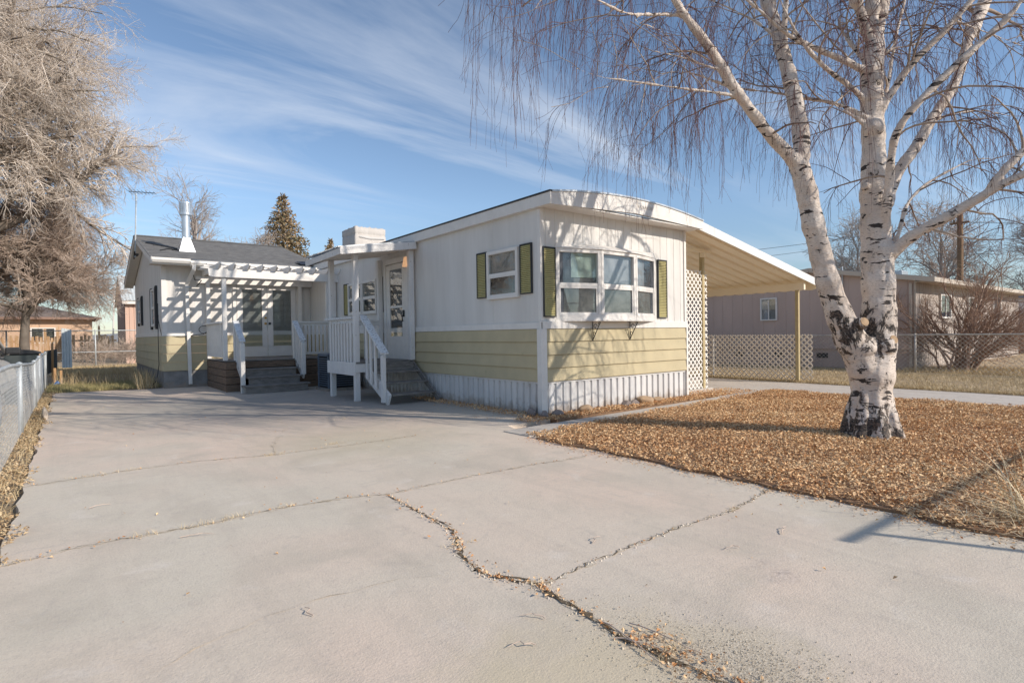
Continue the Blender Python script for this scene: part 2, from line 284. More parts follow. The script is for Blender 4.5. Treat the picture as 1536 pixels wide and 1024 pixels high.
class MB:
    def __init__(s): s.v = []; s.f = []; s.sm = False
    def add(s, vs, fs):
        n = len(s.v); s.v += [Vector(v) for v in vs]; s.f += [tuple(i+n for i in f) for f in fs]; return s
    def box(s, a0, a1, d0, d1, z0, z1, fr=FW):
        vs = [fr.p(a, d, z) for z in (z0, z1) for a, d in ((a0, d0), (a1, d0), (a1, d1), (a0, d1))]
        return s.add(vs, [(0, 3, 2, 1), (4, 5, 6, 7), (0, 1, 5, 4), (1, 2, 6, 5), (2, 3, 7, 6), (3, 0, 4, 7)])
    def bar(s, p, q, w, h, up=(0, 0, 1)):
        p, q = Vector(p), Vector(q); d = (q-p).normalized(); u = Vector(up); x = d.cross(u)
        if x.length < 1e-4: x = d.cross(Vector((1, 0, 0)))
        x.normalize(); y = x.cross(d).normalized(); x = x*w/2; y = y*h/2
        vs = [p-x-y, p+x-y, p+x+y, p-x+y, q-x-y, q+x-y, q+x+y, q-x+y]
        return s.add(vs, [(0, 3, 2, 1), (4, 5, 6, 7), (0, 1, 5, 4), (1, 2, 6, 5), (2, 3, 7, 6), (3, 0, 4, 7)])
    def prism(s, poly, d0, d1, fr=FW):
        n = len(poly); vs = [fr.p(a, d0, z) for a, z in poly]+[fr.p(a, d1, z) for a, z in poly]
        return s.add(vs, [tuple(range(n)), tuple(range(2*n-1, n-1, -1))]+[(i, (i+1) % n, n+(i+1) % n, n+i) for i in range(n)])
    def slab(s, poly, z0, z1):
        n = len(poly); vs = [(a, b, z0) for a, b in poly]+[(a, b, z1) for a, b in poly]
        return s.add(vs, [tuple(range(n)), tuple(range(2*n-1, n-1, -1))]+[(i, (i+1) % n, n+(i+1) % n, n+i) for i in range(n)])
    def tube(s, pts, rad, n=8, cap=True):
        pts = [Vector(p) for p in pts]; K = len(pts)
        if not hasattr(rad, '__len__'): rad = [rad]*K
        ref = None; rings = []
        for i, p in enumerate(pts):
            t = (pts[min(i+1, K-1)]-pts[max(i-1, 0)]).normalized()
            if ref is None:
                ref = t.cross(Vector((0, 0, 1)))
                if ref.length < .05: ref = t.cross(Vector((1, 0, 0)))
            ref = (ref-t*ref.dot(t)).normalized(); y = t.cross(ref)
            rings.append([p+(ref*math.cos(2*math.pi*k/n)+y*math.sin(2*math.pi*k/n))*rad[i] for k in range(n)])
        vs = [v for r in rings for v in r]; fs = []
        for i in range(K-1):
            for k in range(n): fs.append((i*n+k, i*n+(k+1) % n, (i+1)*n+(k+1) % n, (i+1)*n+k))
        if cap: fs += [tuple(range(n-1, -1, -1)), tuple((K-1)*n+k for k in range(n))]
        return s.add(vs, fs)
    def strip(s, prof, z0, z1, fr, top=None):
        """vertical sheet following a profile of (a, d) points"""
        vs = [fr.p(a, d, z0) for a, d in prof]+[fr.p(a, d, (top(a) if top else z1)) for a, d in prof]; n = len(prof)
        return s.add(vs, [(i, i+1, n+i+1, n+i) for i in range(n-1)])
    def build(s, name, m, parent=None, bevel=0, smooth=False, subs=0):
        me = bpy.data.meshes.new(name); o0 = WL[parent.name] if parent is not None else Vector((0, 0, 0))
        loc = o0
        if parent is None and s.v:
            xs = s.v; loc = Vector((sum(v.x for v in xs)/len(xs), sum(v.y for v in xs)/len(xs), min(v.z for v in xs)))
        me.from_pydata([v-loc for v in s.v], [], s.f); me.update()
        bm = bmesh.new(); bm.from_mesh(me); bmesh.ops.recalc_face_normals(bm, faces=bm.faces); bm.to_mesh(me); bm.free()
        if smooth: me.polygons.foreach_set('use_smooth', [True]*len(me.polygons))
        o = link(name, me, m, parent, loc)
        if bevel:
            b = o.modifiers.new('bevel', 'BEVEL'); b.width = bevel; b.segments = 2; b.limit_method = 'ANGLE'
        return o
def npmesh(name, V, F, m, parent=None, smooth=True, attr=None, loc=None):
    """V (n,3), F (k,4) or (k,3)"""
    o0 = np.array(WL[parent.name]) if parent is not None else np.array(loc if loc is not None else (0, 0, 0))
    me = bpy.data.meshes.new(name); V = V-o0; k = F.shape[1]
    me.vertices.add(len(V)); me.vertices.foreach_set('co', V.astype(np.float32).ravel())
    me.loops.add(F.size); me.loops.foreach_set('vertex_index', F.astype(np.int32).ravel())
    me.polygons.add(len(F)); me.polygons.foreach_set('loop_start', np.arange(0, F.size, k, dtype=np.int32))
    me.polygons.foreach_set('loop_total', np.full(len(F), k, dtype=np.int32))
    me.polygons.foreach_set('use_smooth', np.full(len(F), smooth))
    me.update(calc_edges=True)
    if attr is not None:
        a = me.attributes.new('rnd', 'FLOAT', 'POINT'); a.data.foreach_set('value', attr.astype(np.float32))
    return link(name, me, m, parent, Vector(o0))
def tubes(P, Rd, sides=3):
    """P (N,K,3) Rd (N,K) -> V, F"""
    Nn, K, _ = P.shape
    T = np.empty_like(P); T[:, 1:-1] = P[:, 2:]-P[:, :-2]; T[:, 0] = P[:, 1]-P[:, 0]; T[:, -1] = P[:, -1]-P[:, -2]
    T /= np.linalg.norm(T, axis=2, keepdims=True)+1e-9
    ref = np.where(np.abs(T[:, :1, 2:3]) > .8, np.array([1., .13, 0]), np.array([0, .1, 1.])); ref = np.broadcast_to(ref, T.shape)
    X = np.cross(T, ref); X /= np.linalg.norm(X, axis=2, keepdims=True)+1e-9; Y = np.cross(T, X)
    an = np.arange(sides)*2*np.pi/sides
    V = P[:, :, None, :]+Rd[:, :, None, None]*(X[:, :, None, :]*np.cos(an)[None, None, :, None]+Y[:, :, None, :]*np.sin(an)[None, None, :, None])
    idx = np.arange(Nn*K*sides).reshape(Nn, K, sides); nx = np.roll(idx, -1, axis=2)
    F = np.stack([idx[:, :-1], nx[:, :-1], nx[:, 1:], idx[:, 1:]], axis=-1).reshape(-1, 4)
    return V.reshape(-1, 3), F
def joinVF(L):
    Vs, Fs, n = [], [], 0
    for V, F in L: Vs.append(V); Fs.append(F+n); n += len(V)
    return np.concatenate(Vs), np.concatenate(Fs)
def resample(pts, K):
    A = np.array([p[:3] for p in pts], float); r = np.array([p[3] for p in pts], float)
    d = np.r_[0, np.cumsum(np.linalg.norm(np.diff(A, axis=0), axis=1))]; t = np.linspace(0, d[-1], K)
    return np.stack([np.interp(t, d, A[:, i]) for i in range(3)], 1), np.interp(t, d, r)
def grow(P, Rd, n, L, ang, trop=(0, 0, 0), K=6, wob=.12, t0=.2, t1=1., rf=.6, tip=.3, rmax=9, outw=None):
    """n children per parent; L (lo,hi); ang (lo,hi) degrees off the parent's tangent; trop = pull added at each step"""
    Nn, K0, _ = P.shape; M = Nn*n
    t = (t0+(t1-t0)*((np.arange(n)[None, :]+rng.random((Nn, n)))/n)).reshape(-1); pi = np.repeat(np.arange(Nn), n)
    x = t*(K0-1); i = np.minimum(x.astype(int), K0-2); fr = (x-i)[:, None]
    A = P[pi, i]; B = P[pi, i+1]; pos = A*(1-fr)+B*fr; tan = B-A; tan /= np.linalg.norm(tan, axis=1, keepdims=True)+1e-9
    rad = Rd[pi, i]*(1-fr[:, 0])+Rd[pi, i+1]*fr[:, 0]
    q = rng.normal(size=(M, 3))
    if outw is not None: q += outw
    q -= tan*np.sum(q*tan, axis=1, keepdims=True); q /= np.linalg.norm(q, axis=1, keepdims=True)+1e-9
    a = np.radians(rng.uniform(ang[0], ang[1], M))[:, None]
    d = tan*np.cos(a)+q*np.sin(a)
    Ls = rng.uniform(L[0], L[1], M)*(1.15-.5*t)
    out = np.empty((M, K, 3)); out[:, 0] = pos; trop = np.array(trop, float)
    for k in range(1, K):
        d = d+trop*(Ls[:, None]/(K-1))+rng.normal(size=(M, 3))*wob
        d /= np.linalg.norm(d, axis=1, keepdims=True)+1e-9
        out[:, k] = out[:, k-1]+d*(Ls/(K-1))[:, None]
    r0 = np.minimum(rad*rf, rmax)
    R2 = r0[:, None]*(1-(1-tip)*np.linspace(0, 1, K)[None, :])
    return out, R2
def blades(pos, h, w, lean, K=3, dirz=None, curve=.5):
    """grass blades as bent strips: pos (N,3), h (N,), w (N,), lean (N,2)"""
    Nn = len(pos); t = np.linspace(0, 1, K)
    a = rng.random(Nn)*2*np.pi; side = np.stack([np.cos(a), np.sin(a), 0*a], 1)
    P = pos[:, None, :]+np.stack([lean[:, 0:1]*t**(1+curve), lean[:, 1:2]*t**(1+curve), h[:, None]*t*(1-.25*t*np.minimum(1, np.linalg.norm(lean, axis=1)/np.maximum(h, .01))[:, None])], -1)
    wd = (w[:, None]*(1-t*.85))[:, :, None]
    V = np.stack([P-side[:, None, :]*wd, P+side[:, None, :]*wd], 2).reshape(-1, 3)
    idx = np.arange(Nn*K*2).reshape(Nn, K, 2)
    F = np.stack([idx[:, :-1, 0], idx[:, :-1, 1], idx[:, 1:, 1], idx[:, 1:, 0]], -1).reshape(-1, 4)
    at = np.repeat(rng.random(Nn), K*2)
    return V, F, at
def leaves(pos, size, flat=.5):
    """folded leaf: two quads around a midrib"""
    Nn = len(pos); a = rng.random(Nn)*2*np.pi
    T = np.stack([np.cos(a), np.sin(a), rng.normal(0, flat, Nn)], 1); T /= np.linalg.norm(T, axis=1, keepdims=True)
    q = np.stack([-np.sin(a), np.cos(a), rng.normal(0, flat, Nn)], 1); q -= T*np.sum(q*T, 1, keepdims=True); q /= np.linalg.norm(q, axis=1, keepdims=True)
    n = np.cross(T, q); s = size[:, None]; cu = rng.uniform(-.3, .55, Nn)[:, None]
    V = np.stack([pos-T*s*.6, pos-q*s*.36+n*s*cu, pos+T*s*.6, pos+q*s*.36+n*s*cu*.8], 1).reshape(-1, 3)
    idx = np.arange(Nn*4).reshape(Nn, 4)
    F = np.concatenate([idx[:, [0, 1, 2]], idx[:, [0, 2, 3]]])
    return V, F, np.repeat(rng.random(Nn)**1.0, 4)

# ================================================================== SETTING
b = MB(); rr = random.Random(2); vs = []
for i in range(121):
    a = R(-30+i*1.6); d = 620; z = 9+5*math.sin(i*.23)+3*math.sin(i*.61+1)+rr.uniform(-.6, .6); vs += [(d*math.cos(a), d*math.sin(a), -2), (d*1.02*math.cos(a), d*1.02*math.sin(a), z), (d*1.25*math.cos(a), d*1.25*math.sin(a), -2)]
b.add(vs, [(3*i+j, 3*i+3+j, 3*i+4+j, 3*i+1+j) for i in range(120) for j in range(2)]); tag(b.build('far_hills', mat('distant_hill', (.16, .19, .24), (.20, .21, .22), .02, .95)), kind='structure')
b = MB().slab([(-700, -400), (700, -400), (700, 900), (-700, 900)], -.20, -.06); tag(b.build('ground', soil), kind='structure')
def jagged(p, q, n, amp, seed):
    r = random.Random(seed); out = []
    dx, dy = q[0]-p[0], q[1]-p[1]; l = math.hypot(dx, dy)
    for i in range(n):
        t = i/n; j = r.uniform(-amp, amp) if i else 0
        out.append((p[0]+dx*t-dy/l*j, p[1]+dy*t+dx/l*j))
    return out
poly = jagged((-5.97, -12), (-5.97, 11.1), 120, .025, 1)+jagged((-5.97, 11.1), (-3.9, 10.5), 12, .05, 2)+[(-3.7, 10.6), (.0, 10.6), (.06, 10.3)]+[(.06, -.3)]+jagged((-.9, -.3), (-1.22, -1.3), 5, .02, 3)+jagged((-1.22, -1.3), (-1.27, -12), 70, .025, 4)
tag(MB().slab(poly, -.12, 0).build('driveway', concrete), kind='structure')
poly = jagged((-1.24, -1.17), (-1.25, -.50), 4, .01, 5)+[(4.0, -.46), (5.2, -.1), (5.25, -.65)]+jagged((5.25, -.65), (-1.2, -1.17), 20, .02, 6)
tag(MB().slab(poly, -.05, .012).build('walkway', walk_m), kind='structure')
poly = [(3.75, -.3), (3.75, 14), (8.05, 14)]+jagged((8.05, 14), (8.0, -14), 60, .05, 7)+jagged((5.75, -14), (5.9, -.6), 40, .06, 8)+[(5.0, -.25)]
tag(MB().slab(poly[::-1], -.06, -.004).build('side_drive', gravel_m), kind='structure')
tag(MB().slab([(-.12, -.45), (3.9, -.42), (4.8, -.1), (3.7, .0), (0, 0.05), (-.1, .05)], -.1, .016).build('foundation_bed', bed_m), kind='structure')
poly = jagged((-1.26, -12), (-1.26, -1.16), 60, .04, 9)+[(5.2, -.66)]+jagged((5.8, -.7), (5.72, -12), 40, .06, 10)
tag(MB().slab(poly[::-1], -.1, .02).build('leaf_bed', bed_m), kind='structure')
tag(MB().slab([(8.02, -40), (8.02, 30), (60, 30), (60, -40)], -.08, .0).build('lawn', lawn_m), kind='structure')
tag(MB().slab([(-60, 20.5), (-4, 20.5), (-4, 19), (-1, 19), (-1, 60), (-60, 60)], -.1, -.02).build('back_lawn', lawn_m), kind='structure')
# cracks and joints in the slab
def crack(name, pts, w, m, seed, z=.0035, sub=14, amp=.02):
    r = random.Random(seed); P = []
    for i in range(len(pts)-1):
        (x0, y0), (x1, y1) = pts[i], pts[i+1]; L = math.hypot(x1-x0, y1-y0); k = max(2, int(L*sub))
        for j in range(k): t = j/k; P.append((x0+(x1-x0)*t+r.uniform(-amp, amp)*(.3+L*.5), y0+(y1-y0)*t+r.uniform(-amp, amp)))
    P.append(pts[-1]); b = MB(); vs = []; n = len(P)
    for i, (x, y) in enumerate(P):
        xa, ya = P[max(i-1, 0)]; xb, yb = P[min(i+1, n-1)]; dx, dy = xb-xa, yb-ya; l = math.hypot(dx, dy)+1e-6
        ww = w*(.15+r.random()**2*1.7)*.5*(1 if 0 < i < n-1 else .1)
        vs += [(x-dy/l*ww, y+dx/l*ww, z), (x+dy/l*ww, y-dx/l*ww, z)]
    b.add(vs, [(2*i, 2*i+1, 2*i+3, 2*i+2) for i in range(n-1)])
    return tag(b.build(name, m), kind='structure'), P
c1 = [(-6.0, -.02), (-5.28, .1), (-4.6, .1), (-3.94, -.1), (-3.14, -.15), (-2.2, -.12)]
c2 = [(-5.96, -2.21), (-5.61, -2.12), (-4.96, -2.17), (-4.43, -2.13), (-3.95, -2.19), (-3.66, -2.32), (-2.96, -2.28), (-2.15, -2.32), (-1.5, -2.4)]
c3 = [(-3.68, -2.34), (-3.69, -2.69), (-3.70, -3.0), (-3.72, -3.39), (-3.80, -3.55), (-3.89, -3.72), (-3.95, -4.02), (-3.92, -4.11), (-3.85, -4.22), (-3.80, -4.32), (-3.83, -4.38), (-3.83, -4.63), (-3.87, -4.94), (-3.83, -5.2), (-3.82, -5.7)]
c4 = [(-3.81, -4.33), (-3.33, -4.29), (-2.56, -4.27), (-1.99, -4.3), (-1.3, -4.2)]
c5 = [(-5.9, -4.1), (-4.9, -3.75), (-4.65, -3.77), (-4.3, -3.79), (-4.12, -3.9)]
c7 = [(-5.54, 3.53), (-4.45, 3.94), (-3.54, 3.67), (-3.0, 3.36), (-3.25, 1.75), (-3.79, .44), (-3.9, -.1)]
crack('pale_joint', c1, .034, crack_light, 1, .002, 30); crack('joint', c1, .003, crack_m, 2, .004, 30)
crack('pale_joint', c2, .034, crack_light, 3, .002, 30); crack('joint', c2, .0035, crack_m, 4, .004, 30)
crack('crack_edge', c3, .030, crack_light, 5, .002, 30, .03); crack('crack', c3, .015, crack_m, 6, sub=34, amp=.022); crack('crack', [(x+.012, y+.01) for x, y in c3[2:]], .009, crack_m, 26, .0045, 30, .03)
crack('crack', c3[-5:], .028, crack_m, 16, .005, 30, .025)
crack('crack_edge', c4, .022, crack_light, 7, .002, 30); crack('crack', c4, .005, crack_m, 8, .004, 30)
crack('crack', c5, .005, crack_light, 9); crack('crack', c7, .008, crack_light, 10, .004, 24, .04)

# ================================================================== MOBILE HOME
home = thing('mobile_home', 'white mobile home with sage green lap siding and bow window', 'mobile home', (0, 0, 0))
LEN = 15.5; WID = 3.66
FS = Fr((0, 0, 0), (0, 1, 0), (-1, 0, 0)); FF = Fr((0, 0, 0), (1, 0, 0), (0, -1, 0)); FE = Fr((WID, 0, 0), (0, 1, 0), (1, 0, 0))
def grooved(L, pitch, gw=.012, gd=.006, jit=0, a0=0.):
    pr = [(a0, 0)]; a = a0+pitch*.5
    while a < L-gw: pr += [(a-gw, 0), (a-gw*.6, -gd), (a+gw*.6, -gd), (a+gw, 0)]; a += pitch+random.uniform(-jit, jit)
    return pr+[(L, 0)]
def ribbed(L, pitch, d, a0=0.):
    pr = []; a = a0
    while a < L-pitch: pr += [(a, 0), (a+pitch*.62, 0), (a+pitch*.68, -d), (a+pitch*.94, -d)]; a += pitch
    return pr+[(a, 0), (L, 0)]
def arch(u): t = (u-WID/2)/(WID/2); return 3.19+.26*(1-t*t)
b = MB(); b.strip(grooved(WID, .2), 1.34, 3.3, FF, top=lambda a: arch(a)-.02); b.build('front_wall', white_wall, home)
b = MB(); b.strip([(0, 0)]+sum([[(x-.004, 0), (x-.002, -.003), (x+.002, -.003), (x+.004, 0)] for x in np.arange(1.22, LEN-.5, 1.22)], [])+[(LEN, 0)], 1.34, 3.2, FS); b.build('side_wall', white_wall, home)
b = MB().strip([(0, 0), (LEN, 0)], 0, 3.2, FE).strip([(0, 0), (WID, 0)], 0, 3.2, Fr((0, LEN, 0), (1, 0, 0), (0, 1, 0))); b.build('rear_wall', white_wall, home)
# lap boards: each leans out at its foot
def laps(fr, a0, a1, z0, z1, n, name, parent, m):
    h = (z1-z0)/n; b = MB()
    for i in range(n):
        za, zb = z0+i*h, z0+(i+1)*h
        prof = [(za, .0), (za, .030), (za+.012, .034), (zb-.004, .012), (zb-.004, 0)]
        vs = [fr.p(a, d, z) for a in (a0, a1) for z, d in prof]; k = 5
        b.add(vs, [tuple(range(k)), tuple(range(2*k-1, k-1, -1))]+[(j, (j+1) % k, k+(j+1) % k, k+j) for j in range(k)])
    return b.build(name, m, parent)
laps(FS, .03, LEN, .52, 1.33, 4, 'lap_siding', home, green_lap)
laps(FF, .03, WID-.01, .52, 1.33, 4, 'lap_siding', home, green_lap)
b = MB().strip(ribbed(WID+.02, .158, .028, -.02), -.02, .50, FF).strip([(-.02, .004), (WID+.03, .004)], .485, .525, FF); b.build('skirting', skirt_m, home)
b = MB().strip(ribbed(LEN, .158, .028), -.02, .50, FS).strip([(-.02, .004), (LEN, .004)], .485, .525, FS); b.build('skirting', skirt_m, home)
b = MB().box(-.04, WID+.03, .0, .03, 1.33, 1.445, FF).box(-.03, LEN, .0, .025, 1.33, 1.43, FS)
b.build('belt_trim', white_board, home, .004)
MB().box(-.042, .075, -.06, .042, 0, 1.33, FF).build('corner_trim', white_board, home, .003)
MB().box(-.014, .055, -.05, .014, 1.447, 3.15, FF).build('corner_trim', white_board, home, .003)
MB().box(WID-.05, WID+.015, 0, .02, 1.447, 3.2, FF).build('corner_trim', white_board, home, .003)
MB().box(WID-.02, WID+.03, 0, .036, .0, 1.33, FF).build('corner_trim', white_board, home, .003)
# roof
b = MB(); us = np.linspace(-.09, WID+.13, 25)
def archt(u): t = (u-WID/2)/(WID/2+.11); return 3.335+.15*(1-min(1, t*t))
prof = [(u, archt(u)) for u in us]
b.prism(prof+[(WID+.10, 3.2), (-.07, 3.2)], -.30, LEN+.1); b.build('roof', metal_m, home)
b = MB()
b.prism([(u, archt(u)-.015) for u in us]+[(WID+.13, 3.17), (WID/2, 3.235), (-.09, 3.15)], -.325, -.302); b.build('fascia', white_board, home)
b = MB().prism([(u, archt(u)+.012) for u in us]+[(u, archt(u)-.014) for u in us[::-1]], -.34, -.296); b.build('roof_edge', metal_m, home)
b = MB().box(-.34, LEN, .06, .088, 3.155, 3.325, FS); b.build('side_fascia', white_board, home)
b = MB().box(-.345, LEN, .05, .10, 3.325, 3.352, FS); b.build('drip_edge', dark_trim, home)
b = MB().box(-.30, LEN, 0, .06, 3.155, 3.175, FS).box(-.06, WID+.1, 0, .30, 3.17, 3.186, FF); b.build('soffit', white_board, home)
# rivets along front top and belt
# faded lettering ghost on the front fascia
b = MB(); rr = random.Random(3); a = 1.9
for k in range(7):
    w = rr.uniform(.03, .05)
    b.bar(FF.p(a, .3265, 3.335), FF.p(a+w*.4, .3265, 3.385), .004, .009, (0, 1, 0)); b.bar(FF.p(a+w*.4, .3265, 3.385), FF.p(a+w*.8, .3265, 3.335), .004, .009, (0, 1, 0)); a += w+.02
b.build('faded_emblem', mat('faded_emblem_paint', (.50, .45, .38), (.72, .68, .62), 60, .7), home)
def window(parent, fr, a0, a1, z0, z1, kind='double', depth=.06, fw=.055, up=None, low=None, name='window'):
    """framed window proud of its wall: frame ring, sashes, glass panes and what hangs behind them"""
    fb = MB()
    for (x0, x1, y0, y1) in ((a0, a1, z1-fw, z1), (a0, a1, z0, z0+fw), (a0, a0+fw, z0+fw, z1-fw), (a1-fw, a1, z0+fw, z1-fw)): fb.box(x0, x1, .002, depth, y0, y1, fr)
    zm = (z0+z1)/2
    if kind == 'double': fb.box(a0+fw, a1-fw, .002, depth-.012, zm-.026, zm+.026, fr)
    f = fb.build(name, white_board, parent, .004)
    if kind == 'double': panes = [(a0+fw, a1-fw, zm+.026, z1-fw), (a0+fw, a1-fw, z0+fw, zm-.026)]
    elif kind == 'slider': panes = [(a0+fw, (a0+a1)/2-.015, z0+fw, z1-fw), ((a0+a1)/2+.015, a1-fw, z0+fw, z1-fw)]; MB().box((a0+a1)/2-.015, (a0+a1)/2+.015, .002, depth-.01, z0+fw, z1-fw, fr).build('mullion', white_board, f)
    for i, (x0, x1, y0, y1) in enumerate(panes):
        back = (up or dark_in) if i == 0 else (low or dark_in)
        MB().box(x0, x1, .004, .010, y0, y1, fr).build('curtain' if back is not dark_in else 'backing', back, f)
        MB().box(x0, x1, depth-.030, depth-.027, y0, y1, fr).build('pane', glass, f)
        if i == 1 and kind == 'double':                       # lower sash frame
            s = MB(); t = .022
            for (q0, q1, w0, w1) in ((x0, x1, y1-t, y1), (x0, x1, y0, y0+t), (x0, x0+t, y0+t, y1-t), (x1-t, x1, y0+t, y1-t)): s.box(q0, q1, depth-.026, depth-.012, w0, w1, fr)
            s.build('sash', white_board, f)
    return f
def shutter(parent, fr, a0, a1, z0, z1, n=26):
    b = MB(); t = .018
    for (q0, q1, w0, w1) in ((a0, a1, z1-t, z1), (a0, a1, z0, z0+t), (a0, a0+t, z0+t, z1-t), (a1-t, a1, z0+t, z1-t)): b.box(q0, q1, .002, .035, w0, w1, fr)
    s = b.build('shutter', dark_trim, parent)
    l = MB(); h = (z1-z0-2*t)/n
    for i in range(n):
        z = z0+t+i*h
        vs = [fr.p(a, d, zz) for a in (a0+t, a1-t) for zz, d in ((z, .004), (z, .033), (z+h*.25, .033), (z+h*.92, .010), (z+h*.92, .004))]
        l.add(vs, [(0, 1, 2, 3, 4), (9, 8, 7, 6, 5)]+[(j, (j+1) % 5, 5+(j+1) % 5, 5+j) for j in range(5)])
    l.build('louvres', shutter_m, s)
    return s
window(home, FS, .49, 1.33, 1.84, 2.64, up=screen_m)
shutter(home, FS, 1.38, 1.66, 1.88, 2.66); shutter(home, FS, .18, .46, 1.88, 2.66)
# pair window behind the porch
window(home, FS, 5.72, 6.54, 1.78, 2.58, up=screen_m); window(home, FS, 6.56, 7.40, 1.78, 2.58, up=screen_m)
shutter(home, FS, 7.43, 7.72, 1.80, 2.60); shutter(home, FS, 5.42, 5.69, 1.80, 2.60)
# bow window
bay = MB(); P = [(.32, 0), (1.10, .22), (1.96, .22), (2.76, 0)]
def out(p, k=.03): c = ((1.54), 0); return (p[0]+(p[0]-1.54)*k, p[1]+(.012 if p[1] > .1 else 0))
Q = P+[(2.76, -.01), (.32, -.01)]
bay.slab([(x, -y) for x, y in [(.30, 0), (1.09, .245), (1.97, .245), (2.78, 0)]], 1.445, 1.475)
bay.slab([(x, -y) for x, y in [(.30, 0), (1.09, .245), (1.97, .245), (2.78, 0)]], 2.585, 2.60)
top = [(x, -y, 2.60) for x, y in [(.30, 0), (1.09, .245), (1.97, .245), (2.78, 0)]]; top2 = [(.34, -.008, 2.68), (1.12, -.008, 2.70), (1.94, -.008, 2.70), (2.74, -.008, 2.68)]
bay.add(top+top2, [(0, 1, 5, 4), (1, 2, 6, 5), (2, 3, 7, 6)])
bo = bay.build('bow_window', white_board, home)
ups = [blind_green, curtain_m, curtain_m]
for i in range(3):
    (xa, ya), (xb, yb) = P[i], P[i+1]; ax = Vector((xb-xa, -(yb-ya), 0)); L = ax.length; o = Vector((xa, -ya, 0))
    fr = Fr(o, ax, Vector((ax.y, -ax.x, 0))); fr.o = fr.o-fr.out*.055
    z0, z1, fw, dp = 1.475, 2.585, .06, .055; fb = MB()
    for (x0, x1, y0, y1) in ((.004, L-.004, z1-fw, z1), (.004, L-.004, z0, z0+fw+.02), (.004, fw, z0+fw+.02, z1-fw), (L-fw, L-.004, z0+fw+.02, z1-fw)): fb.box(x0, x1, -.02, dp, y0, y1, fr)
    zm = 2.02; fb.box(fw, L-fw, 0, dp-.01, zm-.028, zm+.028, fr)
    f = fb.build('window_frame', white_board, bo, .004)
    bb = MB(); MB()
    # shade behind the upper pane
    zl = 1.5
    MB().box(fw-.02, L-fw+.02, -.03, -.028, zm+.05 if i else 2.14, z1-fw+.02, fr).build('shade', ups[i], bo)
    MB().box(fw-.02, L-fw+.02, -.045, -.043, z0+.05, z1-fw, fr).build('net_curtain', curtain_m if i else screen_m, bo)
    MB().box(fw, L-fw, .018, .021, zm+.028, z1-fw, fr).build('pane', glass, bo)
    MB().box(fw, L-fw, .018, .021, z0+fw+.02, zm-.028, fr).build('pane', glass, bo)
    s = MB(); x0, x1, y0, y1, t = fw, L-fw, z0+fw+.02, zm-.028, .03
    for (q0, q1, w0, w1) in ((x0, x1, y1-t, y1), (x0, x1, y0, y0+t), (x0, x0+t*.7, y0+t, y1-t), (x1-t, x1, y0+t, y1-t)): s.box(q0, q1, .022, .042, w0, w1, fr)
    s.build('sash', white_board, bo)
    MB().box(x0+t, x1-t, .012, .016, y0+t, y1-t, fr).build('insect_screen', screen_m, bo)
MB().box(.36, 2.72, -.006, .003, 1.475, 2.585, FF).build('backing', mat('dim_room', (.10, .11, .13), (.05, .055, .065), 2, .9), bo)
shutter(home, FF, .03, .285, 1.51, 2.58, 36); shutter(home, FF, 2.80, 3.06, 1.51, 2.57, 36)
for u in (1.07, 1.99):                                        # scrolled iron brackets
    b = MB(); b.tube([FF.p(u, .045, 1.13), FF.p(u, .045, 1.44)], .008, 6); b.tube([FF.p(u, .05, 1.15), FF.p(u, .21, 1.43)], .007, 6)
    pts = [FF.p(u, .10+.045*math.cos(t)*(1-t/9), 1.36+.045*math.sin(t)*(1-t/9)) for t in np.linspace(0, 6.5, 16)]; b.tube(pts, .006, 5)
    pts = [FF.p(u, .19+.03*math.cos(t)*(1-t/9), 1.405+.03*math.sin(t)*(1-t/9)) for t in np.linspace(0, 6.5, 14)]; b.tube(pts, .005, 5)
    pts = [FF.p(u, .075+.02*math.cos(t), 1.24+.03*math.sin(t)) for t in np.linspace(0, 6.3, 12)]; b.tube(pts, .005, 5)
    b.build('bracket', dark_trim, home)
# entrance door
dm = MB()
for (x0, x1, y0, y1) in ((4.16, 5.34, 2.83, 2.95), (4.16, 4.28, .72, 2.83), (5.22, 5.34, .72, 2.83)): dm.box(x0, x1, .002, .05, y0, y1, FS)
d = dm.build('door_frame', white_board, home, .004)
db = MB(); a0, a1 = 4.29, 5.21
for (x0, x1, y0, y1) in ((a0, a1, .74, 1.25), (a0, a1, 2.70, 2.81), (a0, a0+.17, 1.25, 2.70), (a1-.17, a1, 1.25, 2.70), (a0+.17, a1-.17, 1.86, 1.91)): db.box(x0, x1, .006, .04, y0, y1, FS)
dd = db.build('door', white_board, home, .004)
MB().box(a0+.17, a1-.17, .008, .012, 1.25, 2.70, FS).build('backing', dark_in, dd)
MB().box(a0+.17, a1-.17, .024, .027, 1.25, 2.70, FS).build('pane', glass, dd)
MB().box(a0+.06, a0+.10, .04, .07, 1.66, 1.80, FS).tube([FS.p(a0+.08, .075, 1.56), FS.p(a0+.08, .09, 1.64), FS.p(a0+.08, .06, 1.72)], .012, 6).build('handle', rub_m, dd)
# electrical outlet boxes
MB().box(6.3, 6.42, .01, .04, 1.42, 1.52, FS).build('outlet_box', tan_trim, home)
# wall lamp
b = MB(); b.box(4.02, 4.10, .05, .075, 2.70, 2.86, FS); lo = thing('wall_lamp', 'small amber lamp on the post by the trailer door', 'lamp', (-.1, 4.05, 2.70))
b.build('back_plate', dark_trim, lo)
b = MB(); pr = [(.045, 2.88), (.075, 2.68)]
for i in range(1):
    vs = []
    for rr_, z in pr: vs += [FS.p(4.06+sx*rr_, .13+sy*rr_*.8, z) for sx, sy in ((-1, -1), (1, -1), (1, 1), (-1, 1))]
    b.add(vs, [(0, 1, 2, 3), (7, 6, 5, 4)]+[(j, (j+1) % 4, 4+(j+1) % 4, 4+j) for j in range(4)])
b.build('lamp_shade', amber, lo)

